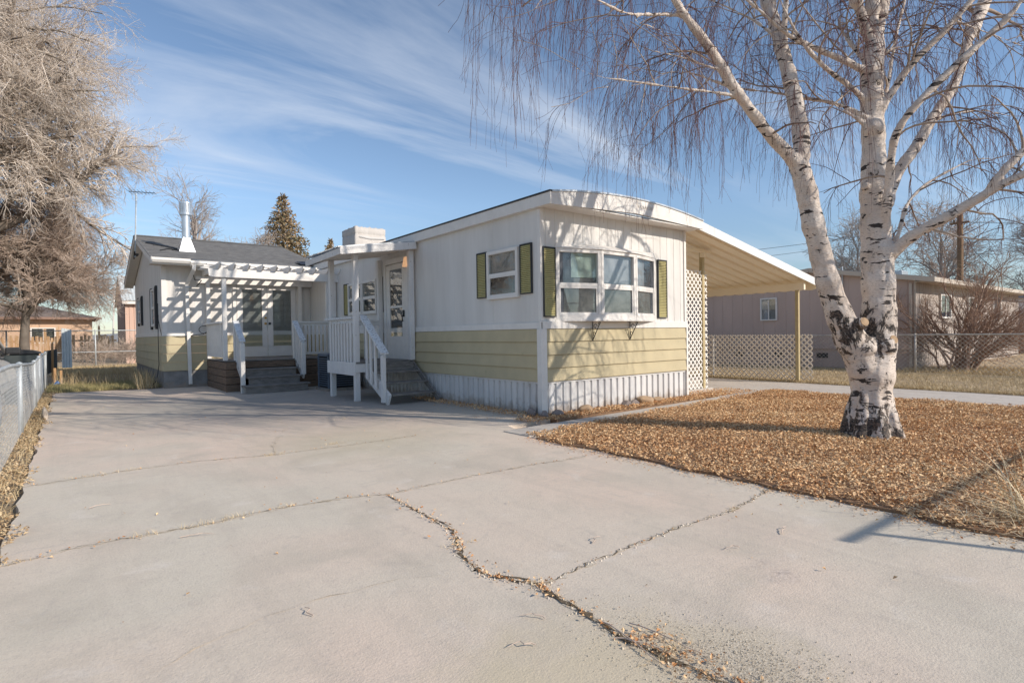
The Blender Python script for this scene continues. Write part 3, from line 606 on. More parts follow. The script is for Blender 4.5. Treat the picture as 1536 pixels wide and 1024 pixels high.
# ------------------------------------------------------------------ porch at the trailer door
po = thing('entry_porch', 'white peeling wooden porch with canopy and steps at the trailer door', 'porch', (-.6, 4.5, 0))
U0, U1, V0, V1 = -1.30, -.04, 3.98, 5.42; ZL = .76
b = MB()
for i in range(9): v = V0+i*(V1-V0)/9; b.box(U0, U1, v+.004, v+(V1-V0)/9-.004, ZL-.035, ZL)
b.build('landing_boards', gray_wood, po)
b = MB().box(U0-.03, U0, V0-.03, V1, .50, ZL-.002).box(U0, U1, V0-.03, V0, .56, ZL-.04).box(U0, U1, V1, V1+.03, .52, ZL-.002); b.build('rim_board', chip_white, po, .004)
for (u, v, z1) in ((-1.25, 4.04, 2.86), (-1.25, 5.30, 2.86)):
    b = MB().box(u-.05, u+.05, v-.05, v+.05, 0, z1); b.build('post', chip_white, po, .005)
b = MB().box(-.15, -.045, 3.90, 4.01, ZL, 3.0); b.build('post', chip_white, po, .005)
b = MB().box(-.15, -.045, 5.38, 5.49, .0, 2.95); b.build('post', chip_white, po, .005)
b = MB().box(-1.34, -1.19, 4.09, 5.5, 1.60, 1.645); b.box(-1.28, -1.24, 4.09, 5.25, 1.52, 1.60); b.build('handrail', worn_rail, po, .004)
for i, v in enumerate(np.linspace(4.22, 5.14, 7)): MB().box(-1.30, -1.265, v-.035, v+.035, .68, 1.53).build('baluster', chip_white, po, .003)
b = MB().box(-1.2, -.15, 5.36, 5.44, 1.58, 1.62).box(-1.2, -.15, 5.38, 5.42, 1.50, 1.58); b.build('handrail', chip_white, po, .003)
for u in np.linspace(-1.05, -.3, 5): MB().box(u-.03, u+.03, 5.34, 5.375, .70, 1.51).build('baluster', chip_white, po, .003)
# steps, going down towards the viewer
for i, (z, v) in enumerate(((.57, 3.72), (.38, 3.42), (.19, 3.12))): MB().box(-1.02, -.12, v-.14, v+.15, z-.035, z).build('tread', gray_wood, po, .004)
MB().box(-1.0, -.12, 3.84, 3.87, .55, .73).build('riser', gray_wood, po)
MB().bar((-.10, 3.98, .74), (-.10, 2.88, .03), .035, .10).build('stringer', gray_wood, po)
MB().bar((-1.08, 3.98, .58), (-1.08, 2.98, .08), .04, .24).build('stringer', chip_white, po, .003)
MB().bar((-1.12, 4.02, 1.66), (-1.12, 3.06, .93), .15, .04).bar((-1.12, 4.02, 1.60), (-1.12, 3.06, .87), .04, .09).build('stair_rail', worn_rail, po, .003)
MB().box(-1.17, -1.10, 3.06, 3.15, .04, .90).build('newel_post', chip_white, po, .004)
for v, z0, z1 in ((3.80, .44, 1.43), (3.62, .35, 1.30), (3.42, .27, 1.15)): MB().box(-1.16, -1.125, v-.032, v+.032, z0, z1).build('baluster', chip_white, po, .003)
# canopy: shallow slope away from the wall
b = MB(); V_ = (3.78, 5.72); 
vs = [(-.06, V_[0], 3.13), (-1.62, V_[0], 2.90), (-1.62, V_[1], 2.86), (-.06, V_[1], 3.10)]
b.add(vs+[(x, y, z+.02) for x, y, z in vs], [(0, 3, 2, 1), (4, 5, 6, 7), (0, 1, 5, 4), (1, 2, 6, 5), (2, 3, 7, 6), (3, 0, 4, 7)]); cp = b.build('canopy', white_board, po)
b = MB().bar((-.06, V_[0]-.015, 3.085), (-1.63, V_[0]-.015, 2.86), .03, .14, (0, 0, 1)).bar((-1.635, V_[0]-.03, 2.855), (-1.635, V_[1], 2.82), .03, .12); b.build('canopy_fascia', chip_white, cp, .003)
b = MB()
for i in range(26):
    v = V_[0]+.02+i*(V_[1]-V_[0])/26
    b.bar((-.06, v, 3.17), (-1.68, v, 2.932), .045, .022)
b.build('corrugated_roof', metal_m, cp)
b = MB()
for i in range(4): v = V_[0]+.35+i*.4; b.bar((-.1, v, 3.06), (-1.58, v, 2.85), .04, .07)
b.build('canopy_rafters', white_board, cp)
# swamp cooler
sc = thing('rooftop_cooler', 'rooftop cooler wrapped in a wrinkled pale canvas cover', 'cooler', (1.3, 9.4, 3.4))
def wrinkled_box(x0, x1, y0, y1, z0, z1, n=18):
    b = MB(); rr = random.Random(5); ring = []
    per = [(x0+(x1-x0)*i/n, y0) for i in range(n)]+[(x1, y0+(y1-y0)*i/n) for i in range(n)]+[(x1-(x1-x0)*i/n, y1) for i in range(n)]+[(x0, y1-(y1-y0)*i/n) for i in range(n)]
    cx, cy = (x0+x1)/2, (y0+y1)/2; zs = [z0, z0+.02, z0+.25*(z1-z0), z0+.5*(z1-z0), z0+.74*(z1-z0), z0+.755*(z1-z0), z0+.78*(z1-z0), z0+.97*(z1-z0), z1]
    ks = [.94, .98, 1.03, 1.03, 1.0, .965, 1.0, 1.0, .93]; vs = []
    for j, (z, k) in enumerate(zip(zs, ks)):
        for i, (x, y) in enumerate(per):
            w = .020*math.sin(i*2.1+z*9)*(1 if j < 6 else .3)+rr.uniform(-.008, .008)
            kk = k+w; vs.append((cx+(x-cx)*kk, cy+(y-cy)*kk, z+(rr.uniform(-.02, .02) if j == len(zs)-1 else 0)))
    m = len(per); vs.append((cx, cy, z1+.01)); fs = []
    for j in range(len(zs)-1): fs += [(j*m+i, j*m+(i+1) % m, (j+1)*m+(i+1) % m, (j+1)*m+i) for i in range(m)]
    fs += [((len(zs)-1)*m+i, (len(zs)-1)*m+(i+1) % m, len(vs)-1) for i in range(m)]
    b.add(vs, fs); return b
wrinkled_box(.84, 1.78, 9.0, 9.95, 3.52, 4.42).build('canvas_cover', cover_m, sc, smooth=True)
MB().box(.95, 1.68, 9.1, 9.85, 3.38, 3.53).build('roof_curb', metal_m, sc)
MB().tube([(.97, 8.955, 4.13), (1.3, 8.94, 4.10), (1.75, 8.955, 4.12)], .012, 5).build('cover_cord', wire_wht, sc)

# ================================================================== ADDITION
ad = thing('gabled_annex', 'small white annex with dark shingle roof and french doors', 'annex', (-1.9, 10.4, 0))
FA = Fr((0, 10.4, 0), (1, 0, 0), (0, -1, 0)); XG = -3.75; FG = Fr((XG, 0, 0), (0, 1, 0), (-1, 0, 0)); VB = 17.9; VR = 14.15; ZR = 4.42; ZE = 3.27; VE = 9.85
def rz(v): return ZR-(ZR-ZE)/(VR-VE)*abs(v-VR)
b = MB(); b.strip(grooved(.2, .095, .006, .004, a0=XG), 1.44, 3.14, FA)
ob = b.build('front_wall', white_wall, ad)
b = MB(); gp = grooved(VB, .21, .014, .008, .03, a0=10.4); b.strip(gp, 1.44, 3, FG, top=lambda a: rz(a)-.06); b.build('gable_wall', white_wall, ad)
b = MB().box(XG-.03, .1, 0, .025, 1.34, 1.45, FA).box(10.37, VB, 0, .025, 1.34, 1.45, FG); b.build('belt_trim', white_board, ad, .003)
MB().box(XG-.02, XG+.09, -.07, .02, 1.452, 3.12, FA).build('corner_trim', white_board, ad, .003)
laps(FA, XG-.025, .0, .44, 1.34, 4, 'lap_siding', ad, green_lap); laps(FG, 10.375, VB, .44, 1.34, 4, 'lap_siding', ad, green_lap)
b = MB().box(XG, .0, -.1, .0, -.05, .44, FA).box(10.502, VB, -.1, .0, -.05, .44, FG); b.build('foundation', gray_block, ad)
b = MB().box(XG+.02, 0, 0, .0+.001, 1.3, 3.1, Fr((0, VB, 0), (1, 0, 0), (0, 1, 0))); b.build('rear_wall', white_wall, ad)
# roof: two shingled slopes with real courses
b = MB(); n = 20; UL, UR_ = -4.02, .30
for sgn in (-1, 1):
    for i in range(n):
        va, vb = VE-.03+(VR-VE+.03)*i/n, VE-.03+(VR-VE+.03)*(i+1)/n+.02
        za, zb = rz(va)+.018, rz(min(vb, VR))+.006
        if sgn == 1: va, vb = 2*VR-va, 2*VR-vb
        b.add([(UL, va, za), (UR_, va, za), (UR_, vb, zb), (UL, vb, zb), (UL, va, za-.02), (UR_, va, za-.02)], [(0, 1, 2, 3), (0, 4, 5, 1)])
rf = b.build('roof', shingle, ad)
b = MB()
for sgn in (-1, 1):
    ve = VE if sgn < 0 else 2*VR-VE; b.add([(UL, ve, ZE-.03), (UR_, ve, ZE-.03), (UR_, VR, ZR-.02), (UL, VR, ZR-.02)], [(0, 1, 2, 3)])
    b.add([(UL, ve, ZE-.01), (UR_, ve, ZE-.01), (UR_, VR, ZR), (UL, VR, ZR)], [(0, 1, 2, 3)])
b.build('roof_deck', tan_trim, rf)
b = MB().bar((UL+.0, VE-.02, ZE-.07), (UL+.0, VR, ZR-.07), .03, .16).bar((UL, VR, ZR-.07), (UL, 2*VR-VE+.02, ZE-.07), .03, .16); b.build('bargeboard', white_board, rf)
b = MB().bar((UR_, VE-.02, ZE-.06), (UR_, VR, ZR-.06), .03, .12); b.build('bargeboard', white_board, rf)
b = MB().bar((UL+.13, VE+.05, ZE-.12), (UL+.13, VR, ZR-.12), .25, .015).bar((UL+.13, VR, ZR-.12), (UL+.13, 2*VR-VE, ZE-.12), .25, .015); b.build('soffit', white_board, rf)
b = MB().bar((UL-.01, VE-.02, ZE+.012), (UL-.01, VR, ZR+.014), .04, .012).bar((UL-.01, VR, ZR+.014), (UL-.01, 2*VR-VE+.02, ZE+.012), .04, .012).box(UL, UR_, VR-.08, VR+.08, ZR+.0, ZR+.03); b.build('ridge_cap', shingle, rf)
MB().box(UL, UR_, VE+.04, 10.4, ZE-.13, ZE-.118).build('eave_soffit', tan_trim, rf)
# gutter
def gutter(a0, a1, z, name):
    pr = [(0, -.11), (0, 0), (.012, 0), (.012, -.10), (.07, -.10), (.105, -.05), (.105, 0), (.12, 0), (.12, -.055), (.078, -.112)]
    vs = [(a, VE-.03-d, z+zz) for a in (a0, a1) for d, zz in pr]; k = len(pr)
    return MB().add(vs, [(j, (j+1) % k, k+(j+1) % k, k+j) for j in range(k)]+[tuple(range(k)), tuple(range(2*k-1, k-1, -1))]).box(a0, a1, VE-.03, VE-.01, z-.15, z+.005).build(name, white_board, ad)
gutter(UL, -3.2, ZE-.005, 'gutter'); gutter(-3.2, UR_-.05, ZE-.035, 'gutter')
b = MB()
for u in np.arange(-3.05, .2, .55): b.box(u-.008, u+.008, VE-.15, VE-.02, ZE-.03, ZE-.018)
b.tube([(-3.15, VE-.10, ZE-.018), (.15, VE-.10, ZE-.018)], .008, 5)
b.build('gutter_straps', metal_m, ad)
b = MB(); pts = [(-3.12, VE-.09, 3.14), (-3.12, VE-.07, 3.02), (-3.20, 10.28, 2.72), (-3.21, 10.33, 2.66), (-3.17, 10.33, .08)]
for p, q in zip(pts[:-1], pts[1:]): b.bar(p, q, .085, .06, (0, 1, .01))
b.build('downspout', white_board, ad, .006)
b = MB()
for z in (1.45, 1.9, 2.6): b.box(-3.24, -3.12, 10.29, 10.4, z, z+.03)
b.build('downspout_straps', metal_m, ad)
# flue: flashing cone, pipe, slotted cap
fl = []
cx, cy = -3.05, 11.35; z0 = rz(cy)
b = MB(); k = 16
vs = [(cx+sx*.20, cy+sy*.20, rz(cy+sy*.20)+.02) for sx, sy in ((-1, -1), (1, -1), (1, 1), (-1, 1))]+[(cx+sx*.085, cy+sy*.085, z0+.38) for sx, sy in ((-1, -1), (1, -1), (1, 1), (-1, 1))]
b.add(vs, [(j, (j+1) % 4, 4+(j+1) % 4, 4+j) for j in range(4)]+[(4, 5, 6, 7)]); flu = b.build('flue_flashing', flue_m, ad)
b = MB().tube([(cx, cy, z0+.25), (cx, cy, z0+1.05)], .098, 20); b.tube([(cx, cy, z0+.40), (cx, cy, z0+.43)], .108, 20); b.tube([(cx, cy, z0+.98), (cx, cy, z0+1.02)], .12, 20); b.build('flue_pipe', flue_m, ad, smooth=False)
b = MB().tube([(cx, cy, z0+1.0), (cx, cy, z0+1.05)], .15, 20).tube([(cx, cy, z0+1.30), (cx, cy, z0+1.34)], .155, 20)
for i in range(18):
    t = 2*math.pi*i/18; b.bar((cx+.145*math.cos(t), cy+.145*math.sin(t), z0+1.03), (cx+.145*math.cos(t), cy+.145*math.sin(t), z0+1.32), .034, .01, (math.cos(t), math.sin(t), 0))
b.tube([(cx, cy, z0+1.0), (cx, cy, z0+1.3)], .12, 14); b.build('flue_cap', flue_m, ad)
b = MB().tube([(-3.7, 11.05, rz(11.05)+.03), (-3.5, 11.4, rz(11.4)+.035), (-3.2, 11.2, rz(11.2)+.03)], .014, 5).tube([(-3.9, 12.4, rz(12.4)+.03), (-3.5, 11.9, rz(11.9)+.03), (-3.2, 11.45, rz(11.45)+.03)], .012, 5)
b.build('roof_cable', wire_blk, ad)
# dark tarp where the roofs meet
b = MB(); vs = []
for i in range(10):
    for j in range(5):
        u = -.42+i*.10; v = 9.86+j*.14; vs.append((u, v-.1*math.sin(i*.5), rz(v)+.05+.03*math.sin(i*1.7+j)*(1 if 0 < j < 4 else .2)-max(0, u-.25)*.8))
b.add(vs, [(i*5+j, (i+1)*5+j, (i+1)*5+j+1, i*5+j+1) for i in range(9) for j in range(4)]); b.build('patch_membrane', mat('dark_membrane', (.035, .05, .075), (.025, .03, .045), 4, .6), ad)
# gable windows with dark shutters
def gable_window(a0, a1, z0, z1):
    w = window(ad, FG, a0, a1, z0, z1, up=curtain_m, low=screen_m, fw=.05)
    for q0, q1 in ((a0-.30, a0-.03), (a1+.03, a1+.30)): MB().box(q0, q1, .002, .045, z0-.08, z1+.05, FG).box(q0+.04, q1-.04, .045, .055, z0, z1, FG).build('shutter', dark_trim, ad)
gable_window(11.72, 12.52, 1.62, 2.66); gable_window(15.55, 16.4, 1.8, 2.62)
MB().box(11.6, 11.8, .0, .04, 3.28, 3.42, FG).build('gable_vent', white_board, ad)
b = MB().tube([FG.p(10.9, .05, 2.2), FG.p(10.8, .06, 1.8), FG.p(10.5, .05, 1.5), FG.p(10.42, .03, 1.36), (XG+.4, 10.35, 1.32), (XG+.9, 10.34, 1.38), (-2.75, 10.34, 1.45)], .008, 5)
b.tube([FG.p(10.95, .04, 1.9), FG.p(10.9, .06, 1.3), FG.p(10.85, .06, .6), FG.p(10.8, .12, .2), FG.p(10.9, .25, .02)], .009, 5)
b.tube([(-2.83+.12*math.cos(t), 10.33, 1.5+.10*math.sin(t)) for t in np.linspace(0, 5.6, 14)], .008, 5)
b.build('power_cable', wire_blk, ad)
# french doors
dz0, dz1, d0, d1 = .74, 2.78, -2.02, -.42
fb = MB()
for (x0, x1, y0, y1) in ((d0-.09, d1+.09, dz1, dz1+.11), (d0-.09, d0, dz0-.02, dz1), (d1, d1+.09, dz0-.02, dz1)): fb.box(x0, x1, 0, .045, y0, y1, FA)
fd = fb.build('french_door_frame', white_board, ad, .004)
mid = (d0+d1)/2
for k, (x0, x1) in enumerate(((d0+.01, mid-.005), (mid+.005, d1-.01))):
    b = MB(); s = .125
    for (p0, p1, y0, y1) in ((x0, x1, dz0, dz0+.27), (x0, x1, dz1-.15, dz1-.01), (x0, x0+s, dz0+.27, dz1-.15), (x1-s, x1, dz0+.27, dz1-.15)): b.box(p0, p1, .002, .035, y0, y1, FA)
    dl = b.build('door_leaf', white_board, ad, .004); g0, g1, h0, h1 = x0+s, x1-s, dz0+.27, dz1-.15
    MB().box(g0, g1, -.03, -.028, h0, h1, FA); MB().box(g0, g1, -.001, .0015, h0, h1, FA).build('backing', dark_in, dl)
    b = MB()
    for (p0, p1, y0, y1) in ((g0, g1, h1-.02, h1), (g0, g1, h0, h0+.02), (g0, g0+.018, h0, h1), (g1-.018, g1, h0, h1)): b.box(p0, p1, .035, .043, y0, y1, FA)
    b.build('glazing_bead', white_board, dl)
    b = MB(); nz_ = 46
    for i in range(nz_):
        z = h0+.01+i*(h1-h0-.02)/nz_; vs = [FA.p(a, dd_, zz) for a in (g0+.02, g1-.02) for dd_, zz in ((.004, z+.003), (.022, z+.026))]; b.add(vs, [(0, 1, 3, 2)])
    b.build('blinds', mat('blind_slats', (.66, .65, .62), (.56, .55, .53), 5, .6) if k == 0 else MATS['blind_slats'], dl)
    MB().box(g0, g1, .027, .029, h0, h1, FA).build('pane', glass, dl)
    hx = (x1-.05) if k == 0 else (x0+.05)
    b = MB().tube([FA.p(hx, .035, 1.66), FA.p(hx, .05, 1.66)], .035, 12).tube([FA.p(hx, .05, 1.66), FA.p(hx, .085, 1.66)], .022, 10)
    if k == 0: b.tube([FA.p(hx, .035, 1.82), FA.p(hx, .06, 1.82)], .030, 12)
    b.build('door_knob', brass if k == 0 else dark_trim, dl)

# ------------------------------------------------------------------ deck and pergola
dk = thing('timber_deck', 'raised deck of brown timbers with white railings and grey steps before the french doors', 'deck', (-1.5, 9.2, 0))
DU0, DU1, DV0 = -2.78, .0, 8.05; ZD = .71
b = MB()
for i in range(4):
    z0, z1 = i*.175, i*.175+.165
    for q in ((DU0, DU0+.11, DV0+.09, 10.3), (DU0-.004, -2.42, DV0-.03, DV0+.085), (-1.2, DU1-.05, DV0, DV0+.08)): MB().box(*q, z0, z1).build('timber', deck_wood, dk, .008)
b = MB()
for i in range(16): v = DV0+.04+i*.142; b.box(DU0+.02, DU1-.05, v, v+.134, ZD-.005, ZD+.022)
b.build('deck_boards', gray_wood, dk, .003)
for i, (v0, z) in enumerate(((7.74, .535), (7.44, .36), (7.16, .185))):
    u0, u1 = (-2.45, -1.22) if i < 2 else (-2.58, -1.12)
    MB().box(u0, u1, v0-.03, v0+.30, z-.035, z).build('tread', gray_wood, dk, .005)
    MB().box(u0+.03, u1-.05, v0, v0+.03, z-.18, z-.037).build('riser', gray_wood, dk, .003)
MB().box(-2.45, -1.22, 8.0, 8.03, .55, .70).build('riser', deck_wood, dk, .003)
# newel posts and sloping rails
for u in (-2.53, -1.16):
    MB().bar((u, 8.12, 1.66), (u, 7.48, 1.17), .13, .045).bar((u, 8.12, 1.59), (u, 7.48, 1.10), .04, .09).build('stair_rail', worn_rail, dk, .004)
    MB().box(u-.045, u+.045, 7.46, 7.55, .0 if u < -2 else .36, 1.14).build('newel_post', white_board, dk, .004)
    MB().bar((u, 8.12, .70), (u, 7.5, .30), .04, .12).build('stringer', white_board, dk, .003)
    MB().box(u-.045, u+.045, 8.1, 8.19, .72, 1.66).build('newel_post', white_board, dk, .004)
    for v, dz in ((7.98, .0), (7.84, -.1), (7.70, -.2)): MB().box(u-.02, u+.02, v-.03, v+.03, .62+dz, 1.52+dz).build('baluster', white_board, dk, .003)
MB().box(-1.12, -.08, 8.08, 8.20, 1.62, 1.66).box(-1.1, -.1, 8.11, 8.17, .82, .88).box(-1.1, -.1, 8.12, 8.16, 1.55, 1.62).build('handrail', white_board, dk, .003)
for u in np.linspace(-1.0, -.2, 9): MB().box(u-.028, u+.028, 8.10, 8.135, .86, 1.56).build('baluster', white_board, dk, .003)
# left side panel railing
MB().box(-2.86, -2.70, 8.3, 10.3, 1.62, 1.66).build('handrail', white_board, dk, .003)
for v in np.linspace(8.45, 10.15, 13): MB().box(-2.79, -2.765, v-.055, v+.055, .80, 1.62).build('baluster', white_board, dk, .002)
# pergola
pg = thing('pergola', 'white pergola with short cantilevered rafters above the french doors', 'pergola', (-1.5, 8.4, 0))
BV = 8.38
for (u, v, z0) in ((-2.73, 8.30, ZD+.02), (-.25, 8.30, .0), (-2.73, 10.27, ZD+.02), (-.35, 10.27, ZD+.02), (-.02-.06, 8.30, .0)):
    MB().box(u-.047, u+.047, v-.047, v+.047, z0, 2.74).build('post', white_board, pg, .004)
MB().prism([(-3.06, 2.72), (-2.98, 2.70), (.02, 2.70), (.10, 2.72), (.12, 2.90), (-3.08, 2.90)], BV-.19, BV-.15).build('beam', white_board, pg, .003)
MB().box(-3.0, .1, BV-.06, BV-.02, 2.70, 2.90).build('beam', white_board, pg, .003)
MB().box(-3.0, .05, 10.22, 10.26, 2.72, 2.90).build('ledger', white_board, pg, .003)
for i in range(10):
    u = -2.85+i*(2.85/9.); fr = Fr((u, 0, 0), (0, 1, 0), (1, 0, 0))
    MB().prism([(7.98, 3.03), (7.98, 2.985), (8.12, 2.90), (10.2, 2.90), (10.2, 3.03)], -.02, .02, fr).build('rafter', white_board, pg, .003)
for i in range(4):
    v = 8.65+i*.42; MB().box(-3.02, .05, v, v+.09, 3.032, 3.07).build('cross_slat', white_board, pg, .003)
MB().tube([(-3.1, 10.0, 2.9), (-3.12, 9.7, 2.75), (-3.0, 9.5, 2.72), (-3.05, 9.9, 2.6)], .012, 6).build('hook', dark_trim, pg)

# ------------------------------------------------------------------ condenser unit
ac = thing('air_conditioner', 'slate blue louvred air conditioner unit between deck and porch', 'air conditioner', (-.55, 6.75, 0))
A = (-.95, -.2, 6.42, 7.12)
MB().box(A[0]+.03, A[1]-.03, A[2]+.03, A[3]-.03, .06, .80).build('core', dark_in, ac)
MB().box(A[0]-.04, A[1]+.04, A[2]-.04, A[3]+.04, 0, .06).build('base_pad', gray_block, ac)
b = MB()
for (x, y) in ((A[0], A[2]), (A[1]-.05, A[2]), (A[0], A[3]-.05), (A[1]-.05, A[3]-.05)): b.box(x, x+.05, y, y+.05, .06, .84)
b.box(A[0], A[1], A[2], A[3], .80, .86); b.build('casing', ac_m, ac, .01)
b = MB()
for i in range(13):
    z = .11+i*.052
    b.box(A[0]-.004, A[0]+.01, A[2]+.05, A[3]-.05, z, z+.022); b.box(A[0]+.05, A[1]-.05, A[2]-.004, A[2]+.01, z, z+.022)
b.build('louvres', ac_m, ac)

# ================================================================== AWNING AND LATTICES
aw = thing('carport_awning', 'cream corrugated carport awning sloping from the right side of the mobile home', 'awning', (6, 3, 0))
AU0, AU1, AV0, AV1 = 3.72, 8.52, -.28, 8.0; AZ0, AZ1 = 3.22, 2.36
def az(u): return AZ0+(AZ1-AZ0)*(u-AU0)/(AU1-AU0)
b = MB(); prof = []; v = AV0
while v < AV1: prof += [(v, 0), (v+.10, 0), (v+.12, .045), (v+.19, .045), (v+.21, 0)]; v += .30
vs = [(AU0, v, AZ0+d) for v, d in prof]+[(AU1, v, AZ1+d) for v, d in prof]; n = len(prof)
b.add(vs, [(i, i+1, n+i+1, n+i) for i in range(n-1)]); b.build('roof_panels', awning_m, aw)
MB().bar((AU0-.02, AV0-.02, AZ0+.02), (AU1+.03, AV0-.02, AZ1+.02), .03, .17).build('front_fascia', awning_w, aw, .004)
b = MB(); pr = []; v = AV0
while v < AV1-.3: pr += [v, v+.30]; v += .30
vs = []; fs = []
for i, v in enumerate(np.arange(AV0, AV1, .05)):
    z = AZ1-.13-.022*abs(math.sin((v-AV0)*math.pi/.30)); vs += [(AU1+.02, v, AZ1+.06), (AU1+.02, v, z), (AU1-.0, v, z), (AU1-.0, v, AZ1+.06)]
K = len(vs)//4
for i in range(K-1): fs += [(4*i+j, 4*i+(j+1) % 4, 4*i+4+(j+1) % 4, 4*i+4+j) for j in range(4)]
b.add(vs, fs); b.build('scalloped_gutter', awning_m, aw)
MB().box(8.02, 8.10, AV0+.05, AV1, 2.20, 2.36).build('beam', awning_m, aw, .003)
MB().box(4.75, 4.83, .30, .40, 2.80, 2.90).box(4.0, 4.75+.3, .32, .38, 2.89, 2.95).build('inner_beam', awning_m, aw, .003)
for v in (-.05, 3.6, 7.4): MB().box(8.03, 8.11, v-.04, v+.04, 0, 2.25).build('post', tanpost_m, aw, .008)
MB().box(4.88, 4.96, .42, .50, 0, 2.93).build('post', tanpost_m, aw, .008)
def lattice(name, label, A, B, z0, z1, m, pitch=.098, w=.030, t=.006, frame=.0, group=None, stake=None):
    A, B = Vector((*A, 0)), Vector((*B, 0)); L = (B-A).length; fr = Fr(A, B-A, (B-A).cross(Vector((0, 0, 1)))); H = z1-z0
    th = thing(name, label, 'lattice', ((A.x+B.x)/2, (A.y+B.y)/2, z0), group)
    b = MB(); p = pitch*math.sqrt(2)
    for s, off in ((1, 0), (-1, t)):
        c = -H
        while c < L+H:
            # line a = c + s*z clipped to [0,L]
            z_a, z_b = 0, H
            if s == 1: lo, hi = max(0, -c), min(H, L-c); p0, p1 = (c+lo, lo), (c+hi, hi)
            else: lo, hi = max(0, c-L), min(H, c); p0, p1 = (c-lo, lo), (c-hi, hi)
            if hi-lo > .02: b.bar(fr.p(p0[0], off, z0+p0[1]), fr.p(p1[0], off, z0+p1[1]), t*.9, w, Vector((0, 0, 1))) if False else b.add(*strap(fr, p0, p1, z0, w, off, t*.95))
            c += p
    b.build('lattice_strips', m, th)
    if frame:
        b = MB()
        for (x0, x1, y0, y1) in frame: b.box(x0, x1, -.012, .018, y0, y1, fr)
        b.build('rail', m, th)
    return th
def strap(fr, p0, p1, z0, w, off, t):
    dx, dz = p1[0]-p0[0], p1[1]-p0[1]; l = math.hypot(dx, dz); nx, nz_ = -dz/l*w/2, dx/l*w/2; ex, ez = dx/l*.012, dz/l*.012
    c = [(p0[0]-nx-ex, p0[1]-nz_-ez), (p1[0]-nx+ex, p1[1]-nz_+ez), (p1[0]+nx+ex, p1[1]+nz_+ez), (p0[0]+nx-ex, p0[1]+nz_-ez)]
    vs = [fr.p(a, off, z0+z) for a, z in c]+[fr.p(a, off+t, z0+z) for a, z in c]
    return vs, [(0, 3, 2, 1), (4, 5, 6, 7), (0, 1, 5, 4), (1, 2, 6, 5), (2, 3, 7, 6), (3, 0, 4, 7)]
lattice('garden_lattice', 'tall white lattice panel filling the gap beside the mobile home', (3.75, .45), (5.06, .45), .05, 2.52, lattice_w, group=None)
lattice('garden_lattice', 'low cream lattice screen along the far side of the carport', (8.22, 6.0), (8.22, -.32), .05, 1.13, lattice_m)
tag(MB().box(3.75, 5.15, .36, .62, -.02, .055).build('kerb', walk_m, None, .01), kind='structure')
tag(MB().tube([(8.15, 2.25, 0), (8.15, 2.25, 1.02)], .018, 8).tube([(8.15, 2.25, 1.02), (8.15, 2.25, 1.04)], .024, 8).build('stake', white_board), 'thin white stake standing against the low cream lattice', 'stake')

# ================================================================== FENCES
def chain_fence(name, label, A, B, h, posts, pitch=.07, wr=.0022, lean=None, mw=None, mp_=None, pr=.03, group=None, bottom_rail=False, hs=None):
    A, B = Vector((*A, 0)), Vector((*B, 0)); L = (B-A).length; fr = Fr(A, B-A, (B-A).cross(Vector((0, 0, 1))))
    th = thing(name, label, 'fence', ((A.x+B.x)/2, (A.y+B.y)/2, 0), group)
    hf = hs or (lambda a: h)
    p = pitch*math.sqrt(2); SG = []; rr = random.Random(4)
    for s in (1, -1):
        c = -h
        while c < L+h:
            if s == 1: lo, hi = max(0, -c), min(h, L-c)
            else: lo, hi = max(0, c-L), min(h, c)
            if hi-lo > .03:
                pts = [fr.p(c+s*(lo+(hi-lo)*k/2), .004*s, (.03+(lo+(hi-lo)*k/2)*(hf(min(max(c+s*(lo+(hi-lo)*k/2), 0), L))-.05)/h)) for k in range(3)]
                SG.append([tuple(q) for q in pts])
            c += p
    P = np.array(SG); V, F = tubes(P, np.full(P.shape[:2], wr), 3)
    npmesh('chain_mesh', V, F, mw or wire_m, th, smooth=True)
    n = max(2, int(L/.6)); b = MB().tube([fr.p(L*i/n, 0, hf(L*i/n)) for i in range(n+1)], pr*.75, 8)
    b.build('top_rail', mp_ or pipe_m, th, smooth=True)
    if bottom_rail: MB().tube([fr.p(0, 0, h*.42), fr.p(L, 0, h*.42)], pr*.6, 6).build('middle_rail', mp_ or pipe_m, th)
    for i, a in enumerate(posts):
        le = lean[i] if lean else 0
        MB().tube([fr.p(a+le, 0, 0), fr.p(a, 0, hf(a)+.02)], pr, 10).tube([fr.p(a, 0, hf(a)+.0), fr.p(a, 0, hf(a)+.03), fr.p(a, 0, hf(a)+.045)], [pr*1.2, pr*1.15, .004], 10).build('post', mp_ or pipe_m, th, smooth=True)
    return th
def hl(a): v = a-7.5; return .985-.12*max(0, min(1, (v-2)/4.5)) + (.06*max(0, min(1, (v-7.7)/3)))
chain_fence('chain_link_fence', 'low galvanised chain link fence leaning along the left edge of the driveway', (-6.17, -7.5), (-6.17, 13.6), .96, [11.06-.0, 14.9, 17.0, 19.0, 21.0, 7.5, 4.0], hs=hl, lean=[0, .12, 0, .05, 0, 0, 0], pitch=.065, wr=.0013)
chain_fence('chain_link_fence', 'thin brownish chain link fence across the lawn before the mauve trailer', (13.2, -9), (13.2, 9), 1.06, [8.07-.0, 11.2, 14.4, 4.9, 1.8], mw=rust_wire, mp_=rust_wire, pitch=.085, wr=.0042, pr=.026)
chain_fence('chain_link_fence', 'tall chain link fence closing off the back yard beside the annex', (-12, 26.3), (1.0, 26.3), 1.72, [1.2, 4.2, 7.3, 9.2, 12.2], mw=rust_wire, mp_=pipe_m, pitch=.08, wr=.0035, pr=.03, bottom_rail=True)
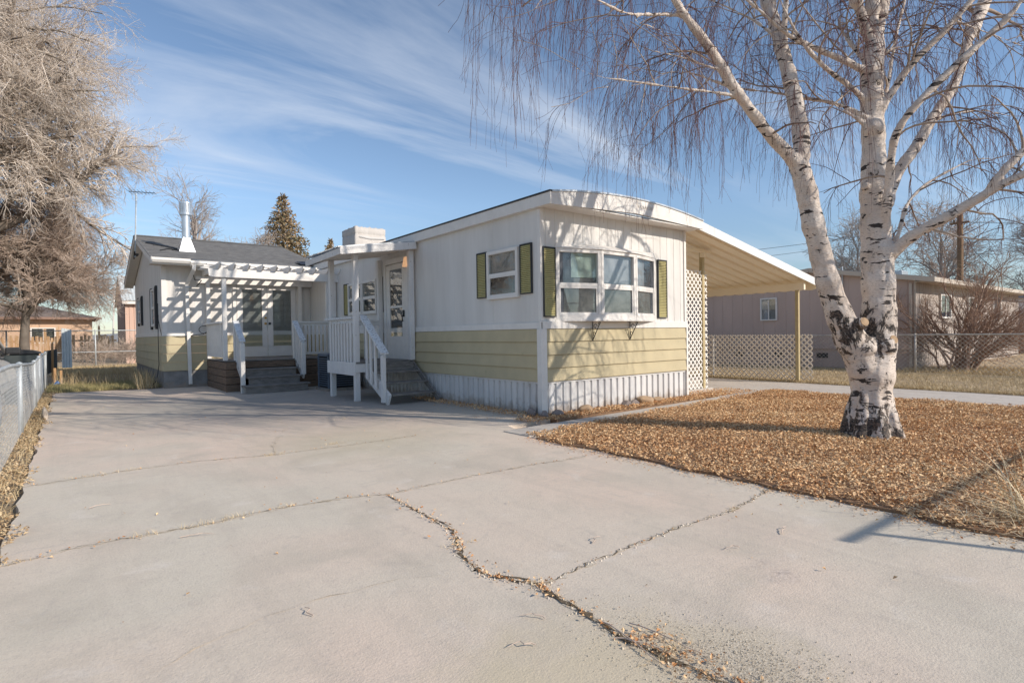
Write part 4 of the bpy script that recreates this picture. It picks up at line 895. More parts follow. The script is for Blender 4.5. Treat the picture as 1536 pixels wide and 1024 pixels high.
# corrugated sheets at the fence end
def corr(name, label, A, B, z0, z1, m, top=None):
    A, B = Vector((*A, 0)), Vector((*B, 0)); L = (B-A).length; fr = Fr(A, B-A, (B-A).cross(Vector((0, 0, 1))))
    prof = [(a, .018*math.sin(a*2*math.pi/.09)) for a in np.arange(0, L, .0225)]
    b = MB().strip(prof, z0, z1, fr, top=top); o = b.build(name, m, None); s = o.modifiers.new('thickness', 'SOLIDIFY'); s.thickness = .004
    return tag(o, label, 'metal sheet')
corr('metal_sheet', 'pale corrugated metal sheet standing upright behind the fence end', (-5.88, 20.5), (-5.58, 20.6), .25, 1.66, corr_m, top=lambda a: 1.74-.2*a)
corr('metal_sheet', 'corrugated metal sheets along the far end of the fence, coloured dark for shade', (-6.2, 14.2), (-6.0, 18.0), .30, .98, corr_shade)
# wooden board fence at the back
wf = thing('board_fence', 'ragged orange wooden board fence in front of the peach house', 'fence', (-8, 39, 0)); rr = random.Random(8)
b = MB(); x = -16.0
while x < -3.2:
    w = rr.choice((.14, .14, .15, .19)); h = 1.55+rr.uniform(-.05, .12)+(.35 if rr.random() < .12 else 0)
    if rr.random() > .22: b.box(x, x+w, 39+rr.uniform(-.01, .02), 39.04, .05, h)
    x += w+rr.uniform(.0, .07)
b.build('boards', fence_wood, wf)
b = MB().box(-16, -3.2, 39.05, 39.12, .5, .6).box(-16, -3.2, 39.05, 39.12, 1.2, 1.3); b.build('rails', fence_wood, wf)
for x in (-12.5, -9.4, -6.3, -4.2): MB().box(x, x+.12, 38.9, 39.0, 0, 2.2 if x > -7 else 1.9).build('post', fence_wood, wf)

# ================================================================== BACKGROUND BUILDINGS
nb = thing('neighbour_trailer', 'mauve brown trailer home with low gable behind the lattice screen', 'mobile home', (20, 3, 0))
NX = 14.34; NV0, NV1 = -.62, 10.5; PK = 2.4
def nrz(v): return 2.80+(.46)*(1-abs(v-PK)/(PK-NV0)) if v < PK else 3.26-(v-PK)*.12
FN = Fr((NX, 0, 0), (0, 1, 0), (-1, 0, 0)); FN2 = Fr((0, NV0, 0), (1, 0, 0), (0, -1, 0))
MB().strip(grooved(NV1, .41, .012, .008, a0=NV0), .62, 3, FN, top=lambda a: nrz(a)).build('end_wall', neigh_m, nb)
MB().strip(grooved(NV1, .41, .01, .006, a0=NV0-.0), -.05, .62, Fr((NX+.03, 0, 0), (0, 1, 0), (-1, 0, 0))).build('skirting', neigh_m, nb)
MB().box(NV0, NV1, 0, .02, .60, .66, FN).build('belt_trim', neigh_m, nb)
MB().strip(grooved(27.5, .20, .012, .010, .02, a0=NX), -.05, 2.82, FN2).build('side_wall', neigh_lit, nb)
MB().strip([(NX, 0), (27.5, 0)], 0, 2.8, Fr((0, NV1, 0), (1, 0, 0), (0, 1, 0))).strip([(NV0, 0), (NV1, 0)], 0, 2.8, Fr((27.5, 0, 0), (0, 1, 0), (1, 0, 0))).build('rear_wall', neigh_m, nb)
pr = [(NV0-.5, 2.70), (PK, 3.32), (NV1+.3, 2.72)]
fr = Fr((0, 0, 0), (0, 1, 0), (1, 0, 0))
MB().prism([(NV0-.5, 2.68), (NV0-.5, 2.74), (PK, 3.34), (NV1+.3, 2.34), (NV1+.3, 2.28), (PK, 3.28)], NX-.18, 27.8, fr).build('roof', neigh_roof, nb)
MB().bar((NX-.19, NV0-.5, 2.66), (NX-.19, PK, 3.26), .03, .14).bar((NX-.19, PK, 3.26), (NX-.19, NV1+.3, 2.26), .03, .14).box(NX-.2, 27.8, NV0-.52, NV0-.49, 2.60, 2.73).build('fascia', tan_trim, nb)
MB().box(NX-.15, 27.8, NV0-.48, NV0, 2.62, 2.64).build('soffit', tan_trim, nb)
window(nb, FN, 3.58, 4.2, 1.60, 2.42, kind='slider', up=screen_m, low=curtain_m, fw=.05)
window(nb, FN2, 16.5, 17.6, 1.55, 2.35, kind='slider', fw=.06); window(nb, FN2, 19.6, 20.6, 1.55, 2.35, kind='slider', fw=.06); window(nb, FN2, 23, 24.2, 1.5, 2.4, kind='slider', fw=.06)
MB().box(21, 21.7, 1.8, 2.4, 3.15, 3.6).build('roof_unit', metal_m, nb, .02)
MB().box(1.25, 1.55, 0, .10, 1.35, 1.80, FN).tube([FN.p(1.4, .10, 1.66), FN.p(1.4, .19, 1.66)], .075, 14).tube([FN.p(1.4, .05, 1.8), FN.p(1.4, .05, 3.3)], .02, 6).build('electric_meter', metal_m, nb, .004)
for v_ in (1.9, 3.4, 4.9): MB().box(v_, v_+.36, 0, .012, .30, .46, Fr((NX+.03, 0, 0), (0, 1, 0), (-1, 0, 0))).build('skirting_vent', dark_trim, nb)
MB().box(NV0, NV0+.05, 0, .02, .66, 2.72, FN).build('corner_trim', tan_trim, nb)
MB().bar(FN.p(NV0+.12, .05, 2.6), FN.p(NV0+.12, .05, .1), .07, .05).build('downspout', tan_trim, nb)
MB().box(2.3, 2.7, 0, .03, 2.78, 2.98, FN).build('gable_vent', tan_trim, nb)
FW2 = Fr((0, -2.5, 0), (1, 0, 0), (0, -1, 0))
wt = thing('white_trailer', 'far white trailer with brown skirting beyond the large shrub', 'trailer', (36, -.5, 0))
MB().box(30, 46, -2.5, 2, .95, 2.6).build('body', white_board, wt, .03)
MB().box(30.05, 45.9, -2.45, 1.9, -.05, .95).build('skirting', brown_shade_m, wt)
MB().box(29.8, 46.2, -2.7, 2.2, 2.6, 2.75).build('roof', neigh_roof, wt)
window(wt, FW2, 33, 34.4, 1.3, 2.2, kind='slider', fw=.06); window(wt, FW2, 38, 39.4, 1.3, 2.2, kind='slider', fw=.06)
# peach stucco house on the left
ph = thing('stucco_house', 'peach stucco house with brown eaves beyond the board fence', 'house', (-14, 56, 0))
MB().box(-24, -4.2, 50, 60, -.05, 3.05).build('wall', fawn_m, ph)
b = MB().add([(-24.6, 49.4, 3.05), (-3.6, 49.4, 3.05), (-3.6, 60.6, 3.05), (-24.6, 60.6, 3.05), (-21, 55, 4.3), (-8, 55, 4.3)], [(0, 1, 5, 4), (1, 2, 5), (2, 3, 4, 5), (3, 0, 4), (0, 3, 2, 1)]); b.build('roof', mat('brown_shingle', (.20, .15, .12), (.26, .20, .16), 3, .9), ph)
MB().box(-24.6, -3.6, 49.36, 49.42, 2.93, 3.10).build('fascia', brown_shade_m, ph)
for x0 in (-20, -13.6, -8.0): window(ph, Fr((0, 50, 0), (1, 0, 0), (0, -1, 0)), x0, x0+1.5, 1.1, 2.3, kind='slider', fw=.08)
MB().box(-16.4, -14.2, 49.2, 49.9, 0, 2.3).build('porch_wall', pink_m, ph)
# pink shed with metal roof
sh = thing('pink_shed', 'pink ribbed shed with pale metal roof beside the annex', 'shed', (-1.6, 33, 0))
FSd = Fr((0, 31.0, 0), (1, 0, 0), (0, -1, 0))
MB().strip(ribbed(1.2, .22, .03, -3.245), -.05, 3.35, FSd).build('front_wall', pink_m, sh)
MB().prism([(31.0, 0), (31.0, 3.38), (34.0, 5.0), (37, 3.38), (37, 0)], -3.245, -3.22, Fr((0, 0, 0), (0, 1, 0), (1, 0, 0))).build('gable_wall', brown_shade_m, sh)  # pink wall coloured dark for its shaded side
b = MB(); vs = []; fs = []
for i in range(60):
    u = -3.38+i*.08; d = .025 if i % 2 else 0; vs += [(u, 30.7, 3.40+d), (u, 34.0, 5.05+d), (u, 37.3, 3.3+d)]
b.add(vs, [(3*i+j, 3*i+j+1, 3*i+j+4, 3*i+j+3) for i in range(59) for j in range(2)]).build('metal_roof', corr_m, sh)
MB().box(-3.36, 1.4, 30.72, 30.78, 3.22, 3.38).build('fascia', white_board, sh)

# ================================================================== SMALL THINGS AT LEFT
tag(MB().tube([(-3.42, 39.5, 0), (-3.24, 39.5, 4.9)], [.05, .035], 8).tube([(-3.24, 39.5, 4.9), (-3.24, 39.5, 4.97)], .06, 8).build('flag_pole', white_board), 'slim pale pole standing in front of the pink shed', 'pole')
an = thing('tv_antenna', 'old television antenna on a thin mast at the annex gable', 'antenna', (-4.10, 12.9, 3.5))
am = (-4.09, 13.2)
MB().tube([(am[0], am[1], 3.65), (am[0]+.06, am[1], 5.50)], .018, 8).build('mast', pipe_m, an)
MB().tube([(am[0]-.02, am[1]-.12, 3.8), (am[0]-.02, am[1]+.12, 3.62)], .02, 6).box(-4.10, -4.02, 13.0, 13.4, 3.7, 3.74).build('mast_bracket', dark_trim, an)
b = MB(); t0, t1 = Vector((-4.22, 13.0, 5.5)), Vector((-3.62, 13.0-.3, 5.47)); b.tube([t0, t1], .010, 6)
for i in range(8): p = t0.lerp(t1, i/7.); b.tube([p+Vector((.12, .35, 0))*(1-.08*i), p-Vector((.12, .35, 0))*(1-.08*i)], .006, 5)
b.build('antenna_elements', dark_trim, an)
# parked car behind the fence: bonnet end, windscreen and mirror show
cr = thing('parked_car', 'dusty silver car parked behind the chain link fence with a black mirror', 'car', (-7.3, 6.5, 0))
def loft(secs, parent, name, m):
    b = MB(); k = len(secs[0][1]); vs = [(x, y, z) for y, pr in secs for x, z in pr]
    b.add(vs, [(i*k+j, i*k+(j+1) % k, (i+1)*k+(j+1) % k, (i+1)*k+j) for i in range(len(secs)-1) for j in range(k)]+[tuple(range(k)), tuple(range(len(vs)-k, len(vs)))])
    o = b.build(name, m, parent, smooth=True); s = o.modifiers.new('s', 'SUBSURF'); s.levels = s.render_levels = 2; return o
cx = -7.33
def sec(hw, zt, zb=.28, zs=None): zs = zs or zt-.12; return [(cx-hw, zb), (cx-hw-.02, (zb+zs)/2), (cx-hw+.03, zs), (cx-hw+.2, zt), (cx+hw-.2, zt), (cx+hw-.03, zs), (cx+hw+.02, (zb+zs)/2), (cx+hw, zb)]
loft([(9.35, sec(.70, .62, .35)), (9.25, sec(.80, .78, .25)), (8.6, sec(.85, .90)), (7.8, sec(.87, .97)), (7.5, sec(.88, 1.0)), (5.0, sec(.88, 1.0)), (4.2, sec(.86, 1.02)), (3.7, sec(.82, .92)), (3.62, sec(.78, .8, .35))], cr, 'body', car_m)
def sg(y, hwb, hwt, zt): return (y, [(cx-hwb, .94), (cx-hwt-.03, zt-.08), (cx-hwt+.08, zt), (cx+hwt-.08, zt), (cx+hwt+.03, zt-.08), (cx+hwb, .94)])
loft([sg(7.75, .80, .74, 1.0), sg(7.6, .80, .70, 1.06), sg(6.9, .80, .62, 1.40), sg(6.1, .80, .60, 1.46), sg(5.0, .80, .60, 1.44), sg(4.5, .78, .62, 1.1), sg(4.4, .76, .62, 1.0)], cr, 'cabin', glass_car)
MB().bar((cx+.78, 7.62, 1.02), (cx+.62, 6.86, 1.42), .07, .05).bar((cx-.78, 7.62, 1.02), (cx-.62, 6.86, 1.42), .07, .05).bar((cx+.62, 6.86, 1.43), (cx+.62, 5.0, 1.46), .07, .05).build('pillars', car_m, cr, .02)
loft([(6.95, [(cx-.55, 1.43), (cx-.5, 1.47), (cx+.5, 1.47), (cx+.55, 1.43)]), (6.0, [(cx-.6, 1.46), (cx-.5, 1.51), (cx+.5, 1.51), (cx+.6, 1.46)]), (5.0, [(cx-.58, 1.44), (cx-.5, 1.48), (cx+.5, 1.48), (cx+.58, 1.44)])], cr, 'roof', car_m)
m_ = MB().box(-6.55, -6.34, 7.12, 7.22, 1.035, 1.155).bar((-6.62, 7.2, 1.0), (-6.5, 7.17, 1.06), .04, .04).build('wing_mirror', rub_m, cr, .035)
for (x, y) in ((cx+.78, 8.5), (cx-.78, 8.5), (cx+.78, 4.6), (cx-.78, 4.6)):
    w = MB().tube([(x-.10, y, .31), (x+.10, y, .31)], .31, 24).build('wheel', rub_m, cr, .02); MB().tube([(x-.105, y, .31), (x+.105, y, .31)], .19, 12).build('rim', metal_m, w)
for x in (cx-.6, cx+.6): MB().box(x-.14, x+.14, 9.2, 9.34, .58, .70).build('headlight', glass, cr, .02)
# dark bin
bn = thing('dark_dumpster', 'low dark green dumpster with a curved black lid behind the fence', 'dumpster', (-6.9, 13, 0))
MB().prism([(-7.55, .25), (-7.6, .94), (-6.28, .94), (-6.33, .25)], 12.2, 13.1).build('body', bin_m, bn, .02)
MB().prism([(-7.64, .94), (-7.62, .99), (-7.2, 1.05), (-6.8, 1.065), (-6.4, 1.03), (-6.24, .98), (-6.24, .94)], 12.15, 13.15).build('lid', rub_m, bn, .01)
for x in (-7.45, -6.45): 
    for y in (12.35, 12.95): MB().tube([(x-.04, y, .12), (x+.04, y, .12)], .12, 12).box(x-.02, x+.02, y-.03, y+.03, .1, .3).build('wheel', rub_m, bn)
tag(MB().tube([(-6.02, 13.4, .02), (-5.92, 13.45, .10), (-5.85, 13.5, .02)], [.04, .07, .03], 7).build('plastic_bag', blue_m), 'crumpled blue plastic scrap at the end of the left fence', 'litter')
# wooden stakes beside the sheets
for i, (x, y, h) in enumerate(((-5.98, 13.9, .5), (-5.85, 14.1, .42), (-6.05, 15.2, 1.35))):
    tag(MB().box(x-.03, x+.03, y-.03, y+.03, 0, h).build('timber_stake', fence_wood, None, .004), ['short split stake nearest the end of the left fence', 'second short split stake just right of the first by the fence end', 'tall yellowish timber post rising beside the dark metal sheets'][i], 'stake')
# ------------------------------------------------------------------ pole and cables
up = thing('utility_pole', 'brown wooden utility pole rising behind the mauve trailer', 'utility pole', (34.2, 3.06, 0))
MB().tube([(34.2, 3.06, -.1), (34.25, 3.06, 7.75)], [.17, .14], 12).build('shaft', pole_m, up)
MB().box(34.05, 34.2, 2.6, 3.5, 7.1, 7.2).tube([(34.1, 3.3, 7.2), (34.1, 3.3, 7.35)], .04, 8).build('crossarm', pole_m, up)
def cable(p, q, sag, r, m, label):
    p, q = Vector(p), Vector(q); pts = [p.lerp(q, i/24.)-Vector((0, 0, sag*4*(i/24.)*(1-i/24.))) for i in range(25)]
    tag(MB().tube(pts, r, 5).build('overhead_cable', m), label, 'cable')
cable((34.2, 3.0, 7.3), (2.0, 26, 4.6), .9, .012, wire_blk, 'higher of the two thin cables crossing the sky above the awning')
cable((34.2, 3.0, 6.9), (2.0, 26.3, 4.1), .9, .010, wire_blk, 'lower of the two thin cables crossing the sky above the awning')
cable((34.2, 3.0, 6.6), (19.5, -2.0, 2.75), .35, .015, wire_blk, 'service cable dropping from the utility pole to the right')
cable((34.2, 3.0, 7.2), (60, -25, 8.0), 1.0, .013, wire_blk, 'cable running right from the top of the utility pole')
cable((1.2, 15.2, 4.1), (-2.2, 27, 5.6), .2, .018, wire_wht, 'white service cable running over the dark annex roof')
# ------------------------------------------------------------------ stones by the skirting
def stone(x, y, s, m, label, seed, sz=.7):
    r = random.Random(seed); bm = bmesh.new(); bmesh.ops.create_icosphere(bm, subdivisions=3, radius=1)
    k = [Vector((r.uniform(-1, 1), r.uniform(-1, 1), r.uniform(-1, 1))).normalized() for _ in range(9)]; dd = [r.uniform(.62, .92) for _ in k]
    for v in bm.verts:
        for q, d in zip(k, dd):
            e = v.co.dot(q)-d
            if e > 0: v.co -= q*e
        v.co = Vector((v.co.x*s[0], v.co.y*s[1], v.co.z*s[2]))
    me = bpy.data.meshes.new('stone'); bm.to_mesh(me); bm.free(); me.polygons.foreach_set('use_smooth', [True]*len(me.polygons))
    o = link('stone', me, m, None, Vector((x, y, s[2]*.55+.01))); tag(o, label, 'stone', 'stones along the skirting')
stone(-.14, .10, (.085, .11, .085), rock_m, 'dark rounded stone leftmost at the trailer corner', 1)
stone(-.10, -.16, (.075, .08, .07), rock_m, 'brown rounded stone just right of the darkest one at the trailer corner', 2)
stone(.17, -.14, (.12, .09, .06), rock_m, 'flat grey stone on the leaves just right of the trailer corner', 3)
stone(.78, -.15, (.15, .09, .075), rock_t, 'tan pointed stone under the middle of the bow window', 4)
stone(1.72, -.17, (.10, .08, .07), rock_m, 'small greyish stone left of the big tan stone by the skirting', 5)
stone(1.98, -.14, (.10, .08, .06), rock_m, 'small brown stone touching the big tan stone', 6)
stone(2.25, -.13, (.21, .12, .10), rock_t, 'largest tan stone below the right end of the bow window', 7)
stone(2.62, -.13, (.13, .09, .06), rock_t, 'low tan stone rightmost along the front skirting', 8)
stone(-5.97, 5.3, (.045, .06, .13), mat('pale_scrap', (.62, .54, .45), (.50, .42, .34), 9, .9, .5, 25), 'pale tattered scrap in a stone shape at the foot of the left fence', 9)  # stone shape standing in for a pale dried scrap
# unseen sign post, added in a guessed shape to throw the L-shaped shadow
sp_ = thing('unseen_sign_post', 'unseen sign post with a long arm, shaped to cast the shadow on the slab', 'sign post', (.05, -8.8, 0))
MB().box(.03, .07, -8.82, -8.78, -.1, 2.2).build('post', white_board, sp_, .004)
MB().bar((-.21, -8.76, 2.2), (4.2, -8.9, 2.2), .04, .035).build('arm', white_board, sp_, .004)

# ================================================================== BIRCH
BIRCH = {
 'trunk':[(1.65,-3.87,-0.05,0.325),(1.66,-3.87,0.12,0.255),(1.68,-3.88,0.43,0.232),(1.68,-3.88,0.74,0.240),(1.73,-3.91,1.04,0.224),(1.77,-3.93,1.35,0.194),(1.79,-3.92,1.66,0.182),(1.81,-3.9,2.13,0.179),(1.81,-3.88,2.53,0.156),(1.82,-3.86,2.77,0.149),(1.88,-3.85,3.31,0.134),(1.93,-3.82,3.84,0.131),(1.99,-3.8,4.39,0.128),(2.08,-3.8,4.73,0.113)],
 'L0':[(1.63,-3.85,0.74,0.193),(1.54,-3.8,0.97,0.193),(1.42,-3.72,1.21,0.169),(1.32,-3.66,1.47,0.146),(1.2,-3.6,1.82,0.133),(1.13,-3.56,2.12,0.125),(1.03,-3.52,2.48,0.125),(0.95,-3.48,2.9,0.113),(0.88,-3.44,3.12,0.113)],
 'L1':[(0.88,-3.44,3.09,0.090),(0.71,-3.39,3.24,0.074),(0.57,-3.33,3.35,0.070),(0.32,-3.26,3.56,0.062),(0.1,-3.21,3.74,0.061),(-0.1,-3.18,3.9,0.056),(-0.23,-3.14,4.09,0.056),(-0.35,-3.11,4.18,0.052),(-0.5,-3.05,4.36,0.048),(-0.63,-3.01,4.48,0.044),(-0.75,-2.98,4.61,0.040),(-0.94,-2.95,4.81,0.036),(-1.17,-2.89,5.08,0.029),(-1.4,-2.84,5.27,0.022)],
 'L2':[(0.89,-3.45,3.11,0.090),(0.95,-3.45,3.29,0.098),(0.99,-3.41,3.61,0.095),(0.99,-3.34,3.96,0.088),(0.99,-3.27,4.29,0.085),(0.98,-3.19,4.62,0.078),(1.02,-3.09,4.96,0.071),(1.07,-2.99,5.28,0.060),(1.11,-2.89,5.78,0.053),(1.19,-2.81,6.43,0.046),(1.2,-2.68,7.26,0.034),(1.15,-2.63,7.93,0.021)],
 'L3':[(0.97,-3.25,4.47,0.046),(0.93,-3.27,4.75,0.038),(0.89,-3.31,5.03,0.034),(0.88,-3.36,5.45,0.030),(0.83,-3.43,5.91,0.022)],
 'B1':[(2.08,-3.8,4.65,0.080),(1.94,-3.75,4.81,0.064),(1.85,-3.74,5,0.055),(1.74,-3.72,5.13,0.051),(1.61,-3.67,5.57,0.043),(1.43,-3.64,6.12,0.035),(1.24,-3.62,6.73,0.023)],
 'B2':[(2.08,-3.8,4.65,0.080),(2.13,-3.77,4.92,0.057),(2.18,-3.74,5.27,0.053),(2.33,-3.72,5.91,0.050),(2.51,-3.72,6.82,0.042),(2.68,-3.71,7.83,0.026)],
 'B3':[(2.09,-3.81,4.65,0.080),(2.31,-3.78,4.95,0.053),(2.5,-3.74,5.39,0.050),(2.83,-3.72,6.19,0.043),(3.18,-3.73,7.13,0.031)],
 'R1':[(1.81,-3.91,1.98,0.101),(1.85,-4.04,2.13,0.077),(1.86,-4.18,2.25,0.068),(1.88,-4.32,2.36,0.063),(1.92,-4.47,2.42,0.059),(1.95,-4.56,2.48,0.058),(2.04,-4.75,2.6,0.054),(2.08,-4.91,2.72,0.046),(2.19,-5.13,2.83,0.041),(2.34,-5.43,3,0.034),(2.62,-5.77,3.29,0.023)],
 'R1b':[(2.07,-4.84,2.66,0.043),(2.07,-4.9,2.77,0.046),(2.11,-4.99,2.91,0.045),(2.27,-5.11,3.09,0.042),(2.45,-5.31,3.39,0.035),(2.71,-5.58,3.85,0.027)],
 'R2':[(1.83,-3.96,2.28,0.070),(1.74,-4.01,2.48,0.057),(1.67,-4.08,2.96,0.049),(1.58,-4.13,3.22,0.044),(1.55,-4.17,3.4,0.044),(1.55,-4.29,3.56,0.040),(1.63,-4.41,3.73,0.039),(1.72,-4.55,3.9,0.043),(1.82,-4.68,4.05,0.042),(1.9,-4.81,4.2,0.038),(1.99,-4.94,4.33,0.035),(2.05,-5.05,4.45,0.031),(2.08,-5.13,4.58,0.027),(2.22,-5.3,4.95,0.024),(2.24,-5.44,5.28,0.017)],
 'R3':[(1.92,-3.96,2.68,0.078),(2.08,-3.96,2.95,0.071),(2.21,-3.99,3.14,0.068),(2.37,-4.05,3.31,0.068),(2.6,-4.1,3.54,0.065),(2.83,-4.14,3.81,0.066),(3.06,-4.2,4.04,0.063),(3.31,-4.26,4.33,0.064),(3.52,-4.29,4.6,0.060),(3.7,-4.3,4.91,0.057),(3.92,-4.34,5.25,0.053),(4.17,-4.4,5.66,0.049),(4.47,-4.5,6.26,0.041),(4.8,-4.62,7.06,0.032)],
 'R4':[(1.93,-3.89,3.79,0.063),(1.93,-3.95,3.91,0.051),(2.03,-4.02,4.06,0.047),(2.09,-4.13,4.27,0.043),(2.14,-4.23,4.4,0.042),(2.24,-4.37,4.54,0.038),(2.33,-4.5,4.72,0.038),(2.44,-4.65,4.94,0.034),(2.63,-4.86,5.28,0.026),(2.8,-5.11,5.72,0.018)],
 'R5':[(2.07,-3.87,3.91,0.032),(2.19,-3.89,4.14,0.028),(2.35,-3.88,4.49,0.024),(2.5,-3.87,4.78,0.025),(2.67,-3.87,5.11,0.021),(2.85,-3.88,5.44,0.021),(3.06,-3.91,6.02,0.017)],
 'R6':[(2.03,-3.83,4.47,0.028),(2.12,-3.89,4.58,0.020),(2.24,-3.98,4.62,0.016),(2.32,-4.12,4.6,0.016),(2.42,-4.19,4.66,0.012)],
 'R7':[(1.91,-4.02,2.13,0.039),(2.03,-4.05,2.36,0.027),(2.14,-4.07,2.62,0.028),(2.25,-4.09,2.78,0.024),(2.45,-4.18,2.96,0.020),(2.73,-4.33,3.13,0.016),(3.1,-4.49,3.31,0.012),(3.57,-4.73,3.35,0.008)],
 'C1':[(1.97,-3.78,4.31,0.056),(1.84,-3.74,4.34,0.048),(1.57,-3.65,4.4,0.043),(1.3,-3.57,4.44,0.038),(1.04,-3.49,4.48,0.034),(0.76,-3.4,4.53,0.026),(0.47,-3.3,4.7,0.022),(0.21,-3.22,4.83,0.018),(-0.16,-3.05,5.06,0.014)],
 'C2':[(1.9,-3.8,3.89,0.048),(1.75,-3.75,4.01,0.035),(1.45,-3.7,4.1,0.035),(1.19,-3.61,4.21,0.030),(0.95,-3.55,4.34,0.026),(0.7,-3.48,4.57,0.018),(0.49,-3.44,4.82,0.014),(0.28,-3.4,5.12,0.011)],
 'C3':[(1.85,-3.83,3.71,0.039),(1.74,-3.8,3.74,0.031),(1.56,-3.66,3.86,0.027),(1.37,-3.51,3.93,0.023),(1.24,-3.34,3.98,0.024),(1.09,-3.16,4.06,0.020),(0.95,-2.93,4.14,0.016),(0.89,-2.74,4.21,0.016),(0.66,-2.43,4.37,0.008)],
 'C4':[(1.97,-3.78,4.35,0.036),(1.94,-3.69,4.55,0.028),(1.92,-3.54,4.82,0.024),(1.93,-3.42,5.09,0.021),(2.07,-3.53,5.25,0.012)],
 'C5':[(1.82,-3.8,3.64,0.035),(1.69,-3.76,3.7,0.023),(1.53,-3.64,3.82,0.012),(1.32,-3.6,3.88,0.012),(1.18,-3.49,3.99,0.008),(0.95,-3.43,4.06,0.008)],
 'T1':[(0.07,-3.19,3.76,0.025),(-0.03,-3.18,3.76,0.021),(-0.33,-3.07,3.76,0.017),(-0.76,-2.92,3.75,0.017),(-1.21,-2.76,3.75,0.013),(-1.52,-2.64,3.75,0.010),(-1.8,-2.55,3.81,0.006)],
 'T2':[(-0.11,-3.18,3.99,0.025),(-0.25,-3.13,3.99,0.017),(-0.42,-3.06,4.02,0.017),(-0.61,-2.98,4.07,0.014),(-0.83,-2.86,4.1,0.010),(-1.09,-2.72,4.14,0.007)],
 'T3':[(-0.02,-3.18,3.84,0.021),(-0.1,-3.12,3.87,0.018),(-0.3,-3.03,3.93,0.014),(-0.5,-2.93,3.98,0.010),(-0.77,-2.78,3.93,0.010),(-1.01,-2.66,3.85,0.007),(-1.32,-2.55,3.73,0.007)],
 'T4':[(-0.57,-3,4.48,0.027),(-0.64,-2.94,4.51,0.021),(-0.88,-2.88,4.46,0.020),(-1.1,-2.83,4.41,0.020),(-1.29,-2.82,4.35,0.016),(-1.45,-2.81,4.35,0.016),(-1.66,-2.78,4.38,0.013),(-2.03,-2.74,4.42,0.012),(-2.44,-2.68,4.45,0.009),(-2.77,-2.54,4.5,0.006)],
 'T5':[(-1.1,-2.83,4.41,0.013),(-1.23,-2.8,4.31,0.010),(-1.04,-2.88,4.3,0.010),(-0.84,-2.91,4.29,0.010),(-0.69,-2.97,4.18,0.007),(-0.62,-2.96,4.06,0.007)],
 'T6':[(-0.94,-2.95,4.81,0.030),(-1.28,-2.81,4.89,0.023),(-1.66,-2.64,4.89,0.019),(-2.1,-2.56,4.76,0.015),(-2.51,-2.49,4.57,0.012),(-2.85,-2.35,4.4,0.009),(-3.04,-2.33,4.22,0.006)],
 'T7':[(0.93,-3.22,4.62,0.023),(0.84,-2.95,4.94,0.020),(0.78,-2.64,5.22,0.016),(0.64,-2.27,5.51,0.013),(0.41,-1.83,5.72,0.009)],
 'T8':[(2.33,-4.5,4.74,0.019),(2.7,-4.66,4.68,0.015),(3.2,-4.8,4.66,0.012),(3.78,-5.01,4.59,0.008)],
 'T9':[(2.83,-4.14,3.81,0.025),(3.31,-4.26,3.99,0.017),(3.86,-4.44,4.1,0.013),(4.44,-4.64,4.08,0.009)],
}
bt = thing('birch_tree', 'tall weeping birch with white black-scarred bark on the leaf bed', 'tree', (1.65, -3.87, 0))
b = MB(); rr = random.Random(11); SK = []
def densify(pts, step=.05):
    A = np.array(pts, float); d = np.r_[0, np.cumsum(np.linalg.norm(np.diff(A[:, :3], axis=0), axis=1))]; n = max(4, int(d[-1]/step)); t = np.linspace(0, d[-1], n)
    # smooth the trace, keeping its ends
    X = np.stack([np.interp(t, d, A[:, i]) for i in range(4)], 1)
    for _ in range(6): X[1:-1] = (X[:-2]+2*X[1:-1]+X[2:])/4
    return X
for k, pts in BIRCH.items():
    X = densify(pts); X[:, 3] *= .95
    if k in ('L2', 'B1', 'B2', 'B3', 'R3'): X[:, 3] = np.maximum(X[:, 3], np.where(X[:, 2] > 5.1, .085-.010*(X[:, 2]-5), 0))
    nz = np.array([1+.035*math.sin(i*.9+rr.random())+.02*rr.uniform(-1, 1) for i in range(len(X))])
    b.tube([tuple(p[:3]) for p in X], [max(.006, float(p[3]*n)) for p, n in zip(X, nz)], 14 if X[0, 3] > .06 else 8)
# root flare: buttresses spreading at the foot
for t in np.linspace(0, 6.28, 9)[:-1]:
    t += rr.uniform(-.2, .2); r1 = rr.uniform(.27, .36); c, s = math.cos(t), math.sin(t)
    b.tube([(1.65+c*.12, -3.87+s*.12, .62), (1.65+c*.20, -3.87+s*.20, .28), (1.65+c*.24, -3.87+s*.24, .10), (1.65+c*r1, -3.87+s*r1, -.05)], [.05, .08, .09, .06], 8)
# swollen collars at forks and old cuts
for (x, y, z, r) in ((1.66, -4.02, 1.06, .13), (1.50, -3.86, 1.04, .14), (1.40, -3.80, 1.28, .10), (1.86, -3.98, 2.12, .12), (.88, -3.45, 3.08, .10), (1.90, -3.83, 4.0, .12), (1.85, -3.86, 3.6, .13), (1.95, -3.8, 4.3, .12), (2.05, -3.8, 4.62, .12)):
    m_ = Matrix.Translation((x, y, z)); bm = bmesh.new(); bmesh.ops.create_icosphere(bm, subdivisions=2, radius=r)
    b.add([m_ @ v.co for v in bm.verts], [tuple(v.index for v in f.verts) for f in bm.faces]); bm.free()
stubs = [((1.40, -3.84, 1.30), (1.35, -3.93, 1.335), .060), ((1.70, -4.02, 1.10), (1.655, -4.115, 1.13), .060), ((1.06, -3.55, 2.52), (.93, -3.52, 2.60), .045), ((1.80, -3.86, 2.84), (1.66, -3.82, 2.92), .045), ((1.84, -3.86, 3.56), (1.73, -3.90, 3.62), .035)]
for p, q, r in stubs: b.tube([p, q], [r*1.3, r], 12)
tr = b.build('trunk', birch_m, bt, smooth=True)
